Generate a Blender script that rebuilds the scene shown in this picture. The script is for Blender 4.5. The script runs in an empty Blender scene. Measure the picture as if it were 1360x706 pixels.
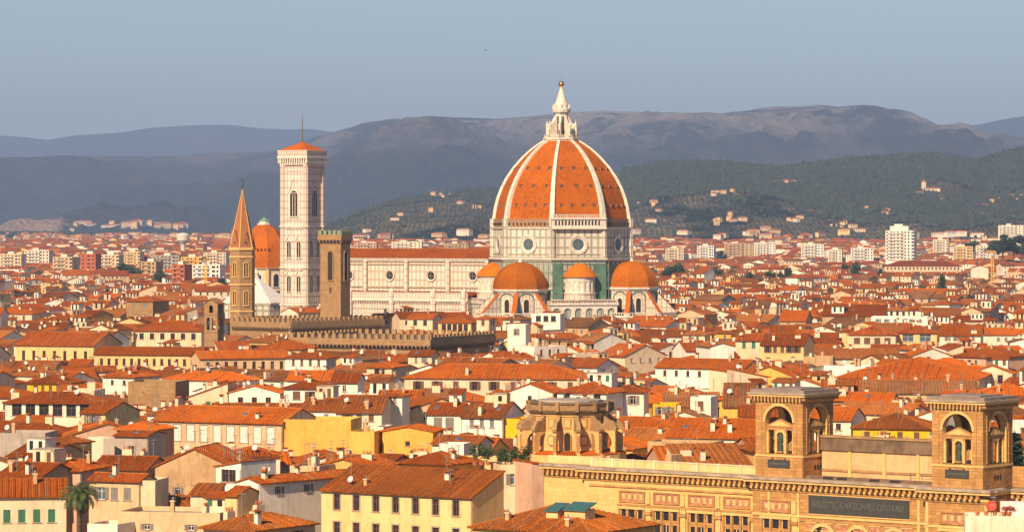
import bpy, math, random
import numpy as np
from mathutils import Vector, Matrix, noise
R = math.radians
rnd = random.Random(7)
C = bpy.context.scene.collection
scene = bpy.context.scene

# ------------------------------------------------------------------ camera, sky, sun, exposure
CAMZ, F, HOR = 58.0, 4600.0, 299.0
cd = bpy.data.cameras.new('camera'); cam = bpy.data.objects.new('camera', cd); C.objects.link(cam)
cam.location = (0, 0, CAMZ); cam.rotation_euler = (R(90), 0, 0)
cd.sensor_width = 36; cd.lens = F/1360*36; cd.shift_y = -(353-HOR)/1360
cd.clip_start = 1; cd.clip_end = 90000
scene.camera = cam
SUN_PHI, SUN_EL = -27.0, 35.0         # degrees left of the line from the city to the camera; height
sd = Vector((math.sin(R(SUN_PHI))*math.cos(R(SUN_EL)), -math.cos(R(SUN_PHI))*math.cos(R(SUN_EL)), math.sin(R(SUN_EL))))
w = bpy.data.worlds.new('World'); scene.world = w; w.use_nodes = True
nt = w.node_tree; bg = nt.nodes['Background']
sky = nt.nodes.new('ShaderNodeTexSky'); sky.sky_type = 'NISHITA'; sky.sun_disc = False
sky.sun_elevation = R(SUN_EL); sky.sun_rotation = math.atan2(sd.x, sd.y)
sky.altitude = 100; sky.air_density = 1.0; sky.dust_density = 0.35; sky.ozone_density = 3.5
nt.links.new(sky.outputs[0], bg.inputs[0]); bg.inputs[1].default_value = 0.066
sl = bpy.data.lights.new('sun', 'SUN'); so = bpy.data.objects.new('sun', sl); C.objects.link(so)
sl.energy = 5.0; sl.angle = R(0.5); sl.color = (1.0, 0.75, 0.49)
so.rotation_euler = sd.to_track_quat('Z', 'Y').to_euler(); so.location = (0, -50, 300)
vs = scene.view_settings; vs.view_transform = 'Standard'; vs.look = 'None'; vs.gamma = 1; vs.exposure = 0.6
scene.cycles.max_bounces = 5; scene.cycles.diffuse_bounces = 3; scene.cycles.volume_bounces = 0
scene.cycles.use_denoising = True

# ------------------------------------------------------------------ materials
MATS = {}
def newmat(name):
    m = bpy.data.materials.new(name); m.use_nodes = True
    MATS[name] = m
    return m, m.node_tree, m.node_tree.nodes['Principled BSDF']
def N(nt, t, **k):
    n = nt.nodes.new(t)
    for a, b in k.items(): setattr(n, a, b)
    return n
def mixc(nt, fac, a, b, mode='MIX'):
    n = N(nt, 'ShaderNodeMix', data_type='RGBA', blend_type=mode)
    for sock, v in ((n.inputs[0], fac), (n.inputs[6], a), (n.inputs[7], b)):
        if hasattr(v, 'links'): nt.links.new(v, sock)
        else: sock.default_value = v if not isinstance(v, tuple) else (*v[:3], 1)
    return n.outputs[2]
def noise_(nt, vec, scale, detail=4, rough=.6):
    n = N(nt, 'ShaderNodeTexNoise'); n.inputs['Scale'].default_value = scale
    n.inputs['Detail'].default_value = detail; n.inputs['Roughness'].default_value = rough
    nt.links.new(vec, n.inputs['Vector']); return n.outputs['Fac']
def ramp(nt, v, a, b, ca=0.0, cb=1.0):
    n = N(nt, 'ShaderNodeMapRange'); n.clamp = True
    for i, x in ((1, a), (2, b), (3, ca), (4, cb)): n.inputs[i].default_value = x
    nt.links.new(v, n.inputs[0]); return n.outputs[0]
def mapping(nt, vec, s):
    n = N(nt, 'ShaderNodeMapping'); n.inputs['Scale'].default_value = s; nt.links.new(vec, n.inputs[0]); return n.outputs[0]
def bump(nt, bs, h, dist, st=.5):
    b = N(nt, 'ShaderNodeBump'); b.inputs['Distance'].default_value = dist; b.inputs['Strength'].default_value = st
    nt.links.new(h, b.inputs['Height']); nt.links.new(b.outputs[0], bs.inputs['Normal'])
def mul(c, k): return tuple(min(1, x*k) for x in c)

def wall_mat(name, col, stain=.35, rough=.9):
    m, nt, bs = newmat(name)
    tc = N(nt, 'ShaderNodeTexCoord'); geo = N(nt, 'ShaderNodeNewGeometry'); oi = N(nt, 'ShaderNodeObjectInfo')
    uv = tc.outputs['UV']; pos = geo.outputs['Position']
    big = noise_(nt, pos, .09, 2)
    c = mixc(nt, ramp(nt, big, .3, .7), col, mul((col[0]*1.02, col[1]*.93, col[2]*.84), .9))
    streak = noise_(nt, mapping(nt, uv, (1.1, .16, 1)), 1.0, 5, .7)
    c = mixc(nt, ramp(nt, streak, .52, .75, 0, stain), c, mul((col[0]*.8, col[1]*.72, col[2]*.66), .62))
    patch = noise_(nt, pos, .55, 6, .65)
    c = mixc(nt, ramp(nt, patch, .55, .68, 0, stain*.7), c, mul((col[0]*1.1, col[1]*1.1, col[2]*1.15), 1.02))
    grime = noise_(nt, mapping(nt, pos, (.35, .35, .22)), 1, 7, .72)
    c = mixc(nt, ramp(nt, grime, .50, .66, 0, stain*.6), c, mul((col[0]*.75, col[1]*.66, col[2]*.6), .72))
    nt.links.new(c, bs.inputs['Base Color']); bs.inputs['Roughness'].default_value = rough; bs.inputs['Specular IOR Level'].default_value = .12
    bump(nt, bs, noise_(nt, pos, 3, 5), .06, .5)
    return m
def roof_mat(name, c1, c2, dark, patchc):
    m, nt, bs = newmat(name)
    tc = N(nt, 'ShaderNodeTexCoord'); geo = N(nt, 'ShaderNodeNewGeometry'); oi = N(nt, 'ShaderNodeObjectInfo')
    uv = tc.outputs['UV']; pos = geo.outputs['Position']
    bt = N(nt, 'ShaderNodeTexBrick'); nt.links.new(uv, bt.inputs['Vector']); bt.offset = 0.0
    for k, v in (('Scale', 1), ('Brick Width', .34), ('Row Height', .42), ('Mortar Size', .035), ('Mortar Smooth', .6), ('Bias', 0)):
        bt.inputs[k].default_value = v
    bt.inputs['Color1'].default_value = (*c1, 1); bt.inputs['Color2'].default_value = (*c2, 1); bt.inputs['Mortar'].default_value = (*dark, 1)
    sp = noise_(nt, pos, 1.3, 6, .75)
    c = mixc(nt, ramp(nt, sp, .44, .62, 0, .85), bt.outputs['Color'], dark)
    bg_ = noise_(nt, pos, .11, 3)
    c = mixc(nt, ramp(nt, bg_, .42, .62, 0, .6), c, patchc)
    rows = noise_(nt, mapping(nt, uv, (2.6, .22, 1)), 1, 3, .6)
    c = mixc(nt, ramp(nt, rows, .5, .72, 0, .5), c, mul(c2, 1.25))
    grain = noise_(nt, pos, 4.5, 4, .8)
    c = mixc(nt, ramp(nt, grain, .46, .62, 0, .7), c, mul(dark, 1.3))
    mid = noise_(nt, mapping(nt, uv, (.25, .12, 1)), 1, 6, .75)
    c = mixc(nt, ramp(nt, mid, .50, .64, 0, .6), c, mul(dark, 1.6))
    lich = noise_(nt, mapping(nt, uv, (.5, .5, 1)), 1.7, 6, .8)
    c = mixc(nt, ramp(nt, lich, .62, .74, 0, .5), c, (.34, .24, .13))
    hs = N(nt, 'ShaderNodeHueSaturation')
    nt.links.new(ramp(nt, oi.outputs['Random'], 0, 1, .66, 1.2), hs.inputs['Value'])
    nt.links.new(c, hs.inputs['Color'])
    nt.links.new(hs.outputs[0], bs.inputs['Base Color']); bs.inputs['Roughness'].default_value = .95; bs.inputs['Specular IOR Level'].default_value = .08
    wv = N(nt, 'ShaderNodeTexWave', wave_type='BANDS', bands_direction='X'); wv.inputs['Scale'].default_value = .93
    nt.links.new(uv, wv.inputs['Vector'])
    h = N(nt, 'ShaderNodeMath', operation='ADD'); nt.links.new(wv.outputs['Fac'], h.inputs[0]); nt.links.new(sp, h.inputs[1])
    bump(nt, bs, h.outputs[0], .22, .9)
    return m
def plain(name, col, rough=.7, metal=0, var=.25, sc=1.5):
    m, nt, bs = newmat(name)
    geo = N(nt, 'ShaderNodeNewGeometry')
    n = noise_(nt, geo.outputs['Position'], sc, 4)
    c = mixc(nt, ramp(nt, n, .35, .65, 0, 1), col, mul(col, 1-var))
    nt.links.new(c, bs.inputs['Base Color']); bs.inputs['Roughness'].default_value = rough; bs.inputs['Metallic'].default_value = metal
    return m
def stone_mat(name, c1, c2, mortar, bw=.9, bh=.42, blot=.5):
    m, nt, bs = newmat(name)
    tc = N(nt, 'ShaderNodeTexCoord'); geo = N(nt, 'ShaderNodeNewGeometry')
    bt = N(nt, 'ShaderNodeTexBrick'); nt.links.new(tc.outputs['UV'], bt.inputs['Vector'])
    for k, v in (('Scale', 1), ('Brick Width', bw), ('Row Height', bh), ('Mortar Size', .03), ('Mortar Smooth', .5)): bt.inputs[k].default_value = v
    bt.inputs['Color1'].default_value = (*c1, 1); bt.inputs['Color2'].default_value = (*c2, 1); bt.inputs['Mortar'].default_value = (*mortar, 1)
    n = noise_(nt, geo.outputs['Position'], .5, 7, .7)
    c = mixc(nt, ramp(nt, n, .45, .7, 0, blot), bt.outputs['Color'], mul(c1, .5))
    n3 = noise_(nt, mapping(nt, tc.outputs['UV'], (1.2, .15, 1)), 1, 5, .7)
    c = mixc(nt, ramp(nt, n3, .52, .72, 0, blot*.8), c, mul(c2, .45))
    nt.links.new(c, bs.inputs['Base Color']); bs.inputs['Roughness'].default_value = .92; bs.inputs['Specular IOR Level'].default_value = .12
    n2 = noise_(nt, geo.outputs['Position'], 2.2, 5)
    bump(nt, bs, n2, .15, .7)
    return m
def marble_mat(name, bw, bh, ms, c1, c2, green, inner=None):
    """white marble fields framed in green, a second finer frame inside each field"""
    m, nt, bs = newmat(name)
    tc = N(nt, 'ShaderNodeTexCoord'); geo = N(nt, 'ShaderNodeNewGeometry')
    def brick(w_, h_, s_, a, b, c, sh):
        mp = N(nt, 'ShaderNodeMapping'); mp.inputs['Location'].default_value = sh; nt.links.new(tc.outputs['UV'], mp.inputs[0])
        bt = N(nt, 'ShaderNodeTexBrick'); nt.links.new(mp.outputs[0], bt.inputs['Vector']); bt.offset = 0
        for k, v in (('Scale', 1), ('Brick Width', w_), ('Row Height', h_), ('Mortar Size', s_), ('Mortar Smooth', .3)): bt.inputs[k].default_value = v
        for k, v in (('Color1', a), ('Color2', b), ('Mortar', c)): bt.inputs[k].default_value = (*v, 1)
        return bt
    b1 = brick(bw, bh, ms, c1, c2, green, (0, 0, 0))
    b2 = brick(bw, bh, ms*3.6, (0, 0, 0), (0, 0, 0), (1, 1, 1), (0, 0, 0))
    b3 = brick(bw, bh, ms*2.4, (0, 0, 0), (0, 0, 0), (1, 1, 1), (0, 0, 0))
    sub = N(nt, 'ShaderNodeMath', operation='SUBTRACT'); nt.links.new(b2.outputs['Color'], sub.inputs[0]); nt.links.new(b3.outputs['Color'], sub.inputs[1]); sub.use_clamp = True
    c = mixc(nt, sub.outputs[0], b1.outputs['Color'], inner or green)
    n = noise_(nt, geo.outputs['Position'], .35, 6, .7)
    c = mixc(nt, ramp(nt, n, .5, .72, 0, .4), c, (.40, .32, .25))
    st = noise_(nt, mapping(nt, tc.outputs['UV'], (1.0, .12, 1)), 1, 5, .7)
    c = mixc(nt, ramp(nt, st, .55, .75, 0, .35), c, (.30, .25, .21))
    nt.links.new(c, bs.inputs['Base Color']); bs.inputs['Roughness'].default_value = .75; bs.inputs['Specular IOR Level'].default_value = .2
    return m

WALLS = {'cream': (.76, .60, .41), 'ochre': (.66, .42, .14), 'yellow': (.80, .45, .10), 'pale_yellow': (.80, .54, .25), 'white': (.84, .78, .68),
         'off_white': (.80, .70, .55), 'pink': (.62, .40, .28), 'beige': (.66, .47, .28), 'grey': (.42, .37, .32), 'tan': (.52, .35, .19), 'deep_yellow': (.84, .46, .02), 'brick_red': (.50, .13, .05), 'attic': (.66, .43, .22)}
for k, v in WALLS.items(): wall_mat('wall_'+k, v, stain=.95 if k in ('grey', 'beige', 'tan') else .7)
RC = {'orange': ((.82, .225, .012), (.62, .145, .010), (.26, .055, .008), (.70, .18, .010)),
      'rust': ((.68, .17, .013), (.48, .105, .011), (.18, .042, .009), (.56, .13, .012)),
      'brown': ((.58, .17, .022), (.40, .11, .018), (.15, .05, .013), (.47, .14, .02)),
      'bright': ((.90, .235, .009), (.74, .17, .008), (.42, .085, .008), (.82, .20, .009)),
      'weathered': ((.50, .22, .075), (.36, .145, .05), (.16, .07, .03), (.50, .25, .10)),
      'dusty': ((.72, .27, .055), (.55, .18, .035), (.25, .085, .025), (.60, .21, .045))}
for k, v in RC.items(): roof_mat('roof_'+k, *v)
roof_mat('roof_dome', (.88, .26, .006), (.68, .165, .006), (.30, .065, .006), (.78, .20, .006))
roof_mat('roof_tribune', (.94, .31, .006), (.76, .21, .006), (.40, .09, .006), (.86, .26, .006))
stone_mat('merlon_green', (.26, .32, .20), (.22, .26, .16), (.14, .17, .1))
stone_mat('stone_brown', (.42, .26, .12), (.32, .19, .09), (.2, .12, .06))
stone_mat('stone_dark', (.22, .16, .11), (.15, .11, .08), (.08, .06, .05))
stone_mat('stone_lib', (.54, .29, .10), (.38, .20, .07), (.24, .125, .05), 1.1, .5, .5)
stone_mat('stone_pale', (.76, .48, .18), (.68, .41, .15), (.5, .32, .13), 1.5, .7, .25)
stone_mat('brick_spire', (.44, .18, .07), (.34, .13, .05), (.26, .12, .06), .6, .3, .4)
stone_mat('masonry_brown', (.40, .24, .13), (.30, .17, .10), (.2, .12, .08), .9, .5, .6)
marble_mat('marble_drum', 2.64, 3.8, .14, (.70, .63, .52), (.64, .56, .45), (.085, .11, .085))
marble_mat('marble_green', 2.34, 4.4, .26, (.50, .47, .38), (.40, .40, .33), (.07, .15, .115))
marble_mat('marble_nave', 1.95, 3.3, .11, (.72, .64, .52), (.66, .54, .42), (.16, .16, .12), (.50, .28, .20))
marble_mat('marble_aisle', 1.3, 2.1, .085, (.72, .64, .53), (.66, .52, .41), (.18, .19, .15), (.46, .26, .19))
marble_mat('marble_tower', 1.6, 2.7, .10, (.76, .70, .61), (.73, .60, .51), (.16, .16, .13), (.52, .26, .19))
plain('marble_white', (.76, .68, .56), .6, 0, .30, .8)
plain('marble_dirty', (.55, .45, .34), .8, 0, .4, .8)
plain('glass_dark', (.028, .026, .030), .18, 0, .3)
plain('glass_blue', (.09, .14, .17), .15, 0, .3)
plain('opening', (.030, .022, .018), .9)
plain('frame_white', (.72, .68, .60), .6)
plain('frame_brown', (.16, .07, .035), .7)
plain('sill_stone', (.42, .32, .22), .85)
plain('shutter_green', (.03, .15, .07), .7)
plain('shutter_brown', (.14, .065, .035), .7)
plain('shutter_grey', (.22, .19, .17), .7)
plain('wood_eave', (.14, .075, .04), .85)
plain('metal_grey', (.30, .29, .28), .5, .3)
plain('metal_white', (.75, .73, .70), .5)
plain('lead_grey', (.27, .205, .165), .7, 0, .3, .5)
plain('coping_brown', (.22, .14, .08), .9, 0, .5, .6)
plain('coping_lib', (.44, .34, .25), .85, 0, .45, .7)
plain('copper_green', (.16, .36, .27), .7)
plain('net_green', (.10, .20, .145), .9, 0, .4, .4)
plain('dish_red', (.55, .06, .03), .6)
plain('gold', (.85, .50, .10), .25, 1)
plain('bronze', (.05, .10, .07), .6, .2)
plain('plaque', (.055, .052, .045), .5)
plain('plaque_letters', (.115, .12, .09), .6)
plain('relief_red', (.56, .24, .12), .85, 0, .5, 1.6)
plain('pot', (.50, .17, .06), .85)
plain('crane_yellow', (.85, .42, .02), .5)
plain('awning_white', (.72, .70, .66), .8)
plain('awning_red', (.60, .06, .03), .8)
plain('bark', (.11, .075, .05), .95)
plain('palm_bark', (.10, .07, .04), .95)
plain('leaf', (.045, .085, .022), .8, 0, .55, .5)
plain('leaf_light', (.10, .15, .035), .8, 0, .5, .5)
plain('wood_a', (.022, .036, .018), .9, 0, .3, .02)
plain('wood_b', (.030, .044, .021), .9, 0, .3, .02)
plain('wood_c', (.046, .055, .028), .9, 0, .3, .02)
plain('leaf_dark', (.022, .05, .020), .8, 0, .5, .5)
plain('frond', (.11, .15, .04), .6, 0, .5, 1.2)
plain('dates', (.60, .26, .03), .8)
plain('asphalt', (.06, .055, .05), .95)
plain('flat_roof', (.40, .34, .27), .9, 0, .35, .3)
plain('clay_flat', (.52, .17, .06), .9, 0, .35, .5)
plain('teal_glass', (.05, .14, .12), .25)
plain('bird_dark', (.03, .03, .03), .8)

def hill_mat(name, forest, forest2, bare, sc, bare_lo, bare_hi, rows=False, rock=None, rock_z=None, quarry=None):
    m, nt, bs = newmat(name)
    geo = N(nt, 'ShaderNodeNewGeometry'); pos = geo.outputs['Position']
    n1 = noise_(nt, mapping(nt, pos, (sc, sc*.6, sc)), 1, 7, .62)
    n2 = noise_(nt, pos, sc*9, 5, .7)
    c = mixc(nt, ramp(nt, n2, .35, .65), forest, forest2)
    n5 = noise_(nt, mapping(nt, pos, (sc*2.2, sc, sc*2)), 1, 4, .5)
    b = mixc(nt, ramp(nt, n5, .4, .6), bare, mul(bare, .6))
    if rows:
        wv = N(nt, 'ShaderNodeTexWave', wave_type='BANDS'); wv.inputs['Scale'].default_value = .035; wv.inputs['Distortion'].default_value = 3
        nt.links.new(pos, wv.inputs['Vector'])
        b = mixc(nt, ramp(nt, wv.outputs['Fac'], .3, .7, 0, .5), b, forest2)
    c = mixc(nt, ramp(nt, n1, bare_lo, bare_hi), c, b)
    if rock:
        sx = N(nt, 'ShaderNodeSeparateXYZ'); nt.links.new(pos, sx.inputs[0])
        hz = ramp(nt, sx.outputs[2], *rock_z)
        n3 = noise_(nt, mapping(nt, pos, (.0022, .0008, .004)), 1, 8, .72)
        mm = N(nt, 'ShaderNodeMath', operation='MULTIPLY'); nt.links.new(hz, mm.inputs[0]); nt.links.new(ramp(nt, n3, .46, .56), mm.inputs[1])
        c = mixc(nt, mm.outputs[0], c, rock)
    if quarry:   # bare worked slope
        sx = N(nt, 'ShaderNodeSeparateXYZ'); nt.links.new(pos, sx.inputs[0])
        cb = N(nt, 'ShaderNodeCombineXYZ'); nt.links.new(sx.outputs[0], cb.inputs[0]); nt.links.new(sx.outputs[1], cb.inputs[1])
        vd = N(nt, 'ShaderNodeVectorMath', operation='DISTANCE'); vd.inputs[1].default_value = (quarry[0], quarry[1], 0); nt.links.new(mapping(nt, cb.outputs[0], (5, 1, 1)), vd.inputs[0])
        ad = N(nt, 'ShaderNodeMath', operation='MULTIPLY_ADD'); nt.links.new(noise_(nt, pos, .004, 6, .7), ad.inputs[0]); ad.inputs[1].default_value = 1100; nt.links.new(vd.outputs['Value'], ad.inputs[2])
        c = mixc(nt, ramp(nt, ad.outputs[0], 1150, 1000), c, (.62, .40, .26))
    nt.links.new(c, bs.inputs['Base Color']); bs.inputs['Roughness'].default_value = 1
    bs.inputs['Specular IOR Level'].default_value = 0
    bump(nt, bs, noise_(nt, mapping(nt, pos, (1, .6, 1)), .0035, 8, .74), 300, 1.0)
    return m
hill_mat('hill_near', (.022, .034, .017), (.034, .045, .021), (.30, .25, .15), .0026, .42, .47, True)
hill_mat('hill_main', (.030, .040, .028), (.075, .070, .046), (.19, .14, .10), .0007, .55, .66, False, (.54, .43, .36), (320, 640), (-8000, 11400))
hill_mat('hill_far', (.03, .04, .03), (.045, .05, .035), (.15, .12, .08), .0004, .55, .65)
def ground_mat():
    m, nt, bs = newmat('ground')
    geo = N(nt, 'ShaderNodeNewGeometry'); pos = geo.outputs['Position']
    c = mixc(nt, ramp(nt, noise_(nt, pos, .01, 5), .4, .6), (.10, .085, .065), (.17, .13, .09))
    c = mixc(nt, ramp(nt, noise_(nt, pos, .004, 6), .5, .6, 0, .8), c, (.055, .065, .03))
    nt.links.new(c, bs.inputs['Base Color']); bs.inputs['Roughness'].default_value = .95
ground_mat()

# ------------------------------------------------------------------ mesh builder
class MB:
    def __init__(s, M=None): s.v, s.f, s.mi, s.mats, s.M = [], [], [], [], M
    def m(s, name):
        if name not in s.mats: s.mats.append(name)
        return s.mats.index(name)
    def face(s, pts, mat):
        b = len(s.v)
        if s.M is None: s.v.extend([tuple(p) for p in pts])
        else: s.v.extend([tuple(s.M @ Vector(p)) for p in pts])
        s.f.append(tuple(range(b, b+len(pts)))); s.mi.append(s.m(mat))
    def box(s, x0, x1, y0, y1, z0, z1, mat, skip='', top=None):
        P = [(x0,y0,z0),(x1,y0,z0),(x1,y1,z0),(x0,y1,z0),(x0,y0,z1),(x1,y0,z1),(x1,y1,z1),(x0,y1,z1)]
        Q = {'b':(3,2,1,0),'t':(4,5,6,7),'f':(0,1,5,4),'r':(1,2,6,5),'k':(2,3,7,6),'l':(3,0,4,7)}
        for k, q in Q.items():
            if k not in skip: s.face([P[i] for i in q], (top or mat) if k == 't' else mat)
    def prism(s, poly, z0, z1, mat, top=None, bot=False, poly1=None):
        """poly ccw seen from above; poly1 the upper ring when it tapers"""
        q = poly1 or poly; n = len(poly)
        for i in range(n):
            j = (i+1) % n
            s.face([(*poly[i], z0), (*poly[j], z0), (*q[j], z1), (*q[i], z1)], mat)
        if top is not False: s.face([(*p, z1) for p in q], top or mat)
        if bot: s.face([(*p, z0) for p in reversed(poly)], mat)
    def slab(s, pts, th, mat, under='wood_eave'):
        """sloped roof plane of thickness th; pts ccw from above"""
        lo = [(p[0], p[1], p[2]-th) for p in pts]; n = len(pts)
        s.face(pts, mat); s.face(list(reversed(lo)), under)
        for i in range(n):
            j = (i+1) % n
            s.face([lo[i], lo[j], pts[j], pts[i]], mat)
    def extr(s, poly, axis, a, b, mat):
        """extrude a polygon given in (h, z) along y ('y') or x ('x') from a to b"""
        n = len(poly)
        def P(p, t): return (p[0], t, p[1]) if axis == 'y' else (t, p[0], p[1])
        s.face([P(p, a) for p in poly], mat); s.face([P(p, b) for p in reversed(poly)], mat)
        for i in range(n):
            j = (i+1) % n
            s.face([P(poly[j], a), P(poly[i], a), P(poly[i], b), P(poly[j], b)], mat)
    def tube(s, a, b, r0, r1, mat, n=8, cap=True):
        a, b = Vector(a), Vector(b); d = (b-a).normalized()
        u = d.orthogonal().normalized(); v_ = d.cross(u)
        A = [a+(u*math.cos(t)+v_*math.sin(t))*r0 for t in [2*math.pi*i/n for i in range(n)]]
        B = [b+(u*math.cos(t)+v_*math.sin(t))*r1 for t in [2*math.pi*i/n for i in range(n)]]
        for i in range(n):
            j = (i+1) % n; s.face([A[i], A[j], B[j], B[i]], mat)
        if cap: s.face(B, mat); s.face(list(reversed(A)), mat)
    def lathe(s, prof, mat, n=12, c=(0, 0), ph=0):
        """prof: [(r, z)] bottom to top"""
        for k in range(len(prof)-1):
            (r0, z0), (r1, z1) = prof[k], prof[k+1]
            for i in range(n):
                a, b = ph+2*math.pi*i/n, ph+2*math.pi*(i+1)/n
                P = lambda r, t, z: (c[0]+r*math.cos(t), c[1]+r*math.sin(t), z)
                if r1 < 1e-4: s.face([P(r0,a,z0), P(r0,b,z0), P(0,a,z1)], mat)
                elif r0 < 1e-4: s.face([P(0,a,z0), P(r1,b,z1), P(r1,a,z1)], mat)
                else: s.face([P(r0,a,z0), P(r0,b,z0), P(r1,b,z1), P(r1,a,z1)], mat)
    def mesh(s, name):
        me = bpy.data.meshes.new(name); me.from_pydata(s.v, [], s.f)
        for k in s.mats: me.materials.append(MATS[k])
        me.polygons.foreach_set('material_index', s.mi)
        finish_uv(me); return me
    def build(s, name, parent=None, loc=None, rz=0):
        o = bpy.data.objects.new(name, s.mesh(name)); C.objects.link(o)
        if parent: o.parent = parent
        if loc is not None: o.location = loc
        o.rotation_euler = (0, 0, rz)
        return o
def finish_uv(me):
    nl, npo, nv = len(me.loops), len(me.polygons), len(me.vertices)
    if not nl: return
    co = np.empty(nv*3, np.float32); me.vertices.foreach_get('co', co); co = co.reshape(-1, 3)
    vi = np.empty(nl, np.int32); me.loops.foreach_get('vertex_index', vi)
    no = np.empty(npo*3, np.float32); me.polygons.foreach_get('normal', no); no = no.reshape(-1, 3)
    lt = np.empty(npo, np.int32); me.polygons.foreach_get('loop_total', lt)
    n = np.repeat(no, lt, axis=0); p = co[vi]
    t = np.stack([-n[:, 1], n[:, 0], np.zeros(nl, np.float32)], 1)
    L = np.linalg.norm(t, axis=1); fl = L < .05
    t[fl] = (1, 0, 0); L[fl] = 1; t /= L[:, None]
    b = np.cross(n, t)
    uv = np.stack([(p*t).sum(1), (p*b).sum(1)], 1).astype(np.float32)
    lay = me.uv_layers.new(name='UVMap'); lay.data.foreach_set('uv', uv.ravel())
def tag(o, label=None, cat=None, group=None, kind=None):
    if label: o['label'] = label
    if cat: o['category'] = cat
    if group: o['group'] = group
    if kind: o['kind'] = kind
    return o
def thing(name, loc, rz, label, cat, group=None):
    o = bpy.data.objects.new(name, None); C.objects.link(o); o.location = loc; o.rotation_euler = (0, 0, rz)
    o.empty_display_size = 1
    return tag(o, label, cat, group)
def inst(name, me, parent, loc=(0, 0, 0), rz=0, sc=None):
    o = bpy.data.objects.new(name, me); C.objects.link(o); o.parent = parent; o.location = loc; o.rotation_euler = (0, 0, rz)
    if sc: o.scale = sc
    return o
def proj(X, Y, Z): return 680+X*F/Y, HOR+(CAMZ-Z)*F/Y
def ngon(n, r, ph=0, c=(0, 0)): return [(c[0]+r*math.cos(ph+2*math.pi*i/n), c[1]+r*math.sin(ph+2*math.pi*i/n)) for i in range(n)]
def interp(tab, x):
    return float(np.interp(x, [t[0] for t in tab], [t[1] for t in tab]))

# ------------------------------------------------------------------ terrain
def terrain(X, Y):
    z = 0.0
    if Y < 380: z = 55.5*(1-max(Y, -400)/380.0)**2 if Y > 0 else 55.5
    if Y > 2600: z = 30*min(1, (Y-2600)/5000)**1.3
    return z
mb = MB()
ys = [-400, -200, -20, 0] + [20*i for i in range(1, 24)] + [600, 900, 1400, 2000, 2600, 3000, 3400, 3800, 4200, 4600, 5000, 5500, 6000, 6500, 7000, 7600, 9000, 12000, 18000, 30000]
xs = [-14000, -6000, -3000, -1600, -800, -400, -200, -100, -50, 0, 50, 100, 200, 400, 800, 1600, 3000, 6000, 14000]
verts = [(x, y, terrain(x, y)) for y in ys for x in xs]; nx = len(xs)
faces = [(j*nx+i, j*nx+i+1, (j+1)*nx+i+1, (j+1)*nx+i) for j in range(len(ys)-1) for i in range(nx-1)]
me = bpy.data.meshes.new('ground'); me.from_pydata(verts, [], faces); me.materials.append(MATS['ground'])
g = bpy.data.objects.new('ground', me); C.objects.link(g); tag(g, kind='structure')

PF = [(-400,330),(300,330),(430,312),(455,300),(480,288),(520,272),(560,262),(620,254),(680,252),(740,251),(800,240),(830,226),(870,219),(915,216),(970,218),(1034,224),(1080,218),(1133,211),(1180,209),(1233,205),(1265,209),(1296,214),(1320,208),(1360,198),(1500,188),(1900,205)]
PM = [(-700,230),(-200,214),(0,213),(60,211),(130,207),(200,208),(300,203),(345,202),(375,196),(400,187),(440,177),(480,166),(520,158),(560,155),(600,155),(660,158),(700,156),(760,150),(800,147),(860,149),(900,150),(940,153),(1000,148),(1050,144),(1095,141),(1130,145),(1160,152),(1185,160),(1215,176),(1260,192),(1320,205),(1500,230),(2000,260)]
PL = [(-700,192),(-200,186),(0,180),(30,182),(62,186),(100,180),(160,176),(200,170),(250,167),(300,166),(345,171),(380,173),(410,172),(450,177),(520,186),(700,215),(900,250)]
PR = [(900,240),(1100,200),(1160,186),(1215,176),(1240,170),(1300,165),(1330,159),(1360,154),(1450,146),(1700,140),(2000,165)]
def hill(name, prof, Yr, Yf, Yb, x0, x1, mat, nx, ny, amp, fr, seed, rz=1.0):
    H = {}
    V = []
    for j in range(ny+1):
        t = j/ny; Y = Yf+(Yb-Yf)*t
        for i in range(nx+1):
            X = x0+(x1-x0)*i/nx
            V.append((X, Y, hz(name, X, Y)))
    Fc = [(j*(nx+1)+i, j*(nx+1)+i+1, (j+1)*(nx+1)+i+1, (j+1)*(nx+1)+i) for j in range(ny) for i in range(nx)]
    me = bpy.data.meshes.new(name); me.from_pydata(V, [], Fc); me.materials.append(MATS[mat])
    me.polygons.foreach_set('use_smooth', [True]*len(Fc))
    o = bpy.data.objects.new(name, me); C.objects.link(o); tag(o, kind='structure'); return o
HP = {'wooded_hills': (PF, 7600, 5000, 9000, 70, .0011, 3), 'mountain_ridge': (PM, 18500, 9500, 22000, 330, .00042, 11),
      'far_ridge': (PL, 31000, 25000, 36000, 240, .00025, 23), 'distant_hills': (PR, 25000, 20500, 29000, 220, .0003, 31)}
def hz(name, X, Y):
    prof, Yr, Yf, Yb, amp, fr, seed = HP[name]
    px = 680+X*F/Yr
    zr = CAMZ+(HOR-interp(prof, px))*Yr/F
    base = terrain(X, Y)-8
    if Y <= Yr: t = (Y-Yf)/(Yr-Yf)
    else: t = max(0, 1-(Y-Yr)/(Yb-Yr))
    s = t**1.25 if Y <= Yr else t*t*(3-2*t)
    n = noise.fractal((X*fr+seed, Y*fr*.8, seed*.7), 1.0, 2.0, 6)
    n += .6*(1-abs(noise.noise((X*fr*1.7+seed, Y*fr*.5, 2.2))*2))-.3
    k = max(0, zr-base)
    if name == 'mountain_ridge': n += .22*(1-abs(noise.fractal((X*.0021, Y*.0012, 4.4), 1.0, 2.1, 4))*2.4)-.11
    z = base+k*s+n*amp*min(1, k/250)*(4*t*(1-t))**.8*(.9 if Y <= Yr else .4)
    if Y <= Yr:   # keep the modelled ridge as the skyline
        lim = CAMZ+(zr-CAMZ)*Y/Yr
        z = min(z, lim-2*(1-t)+noise.fractal((X*fr*14, Y*fr*3, 5), 1, 2, 4)*k*.012)
    return z
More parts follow.
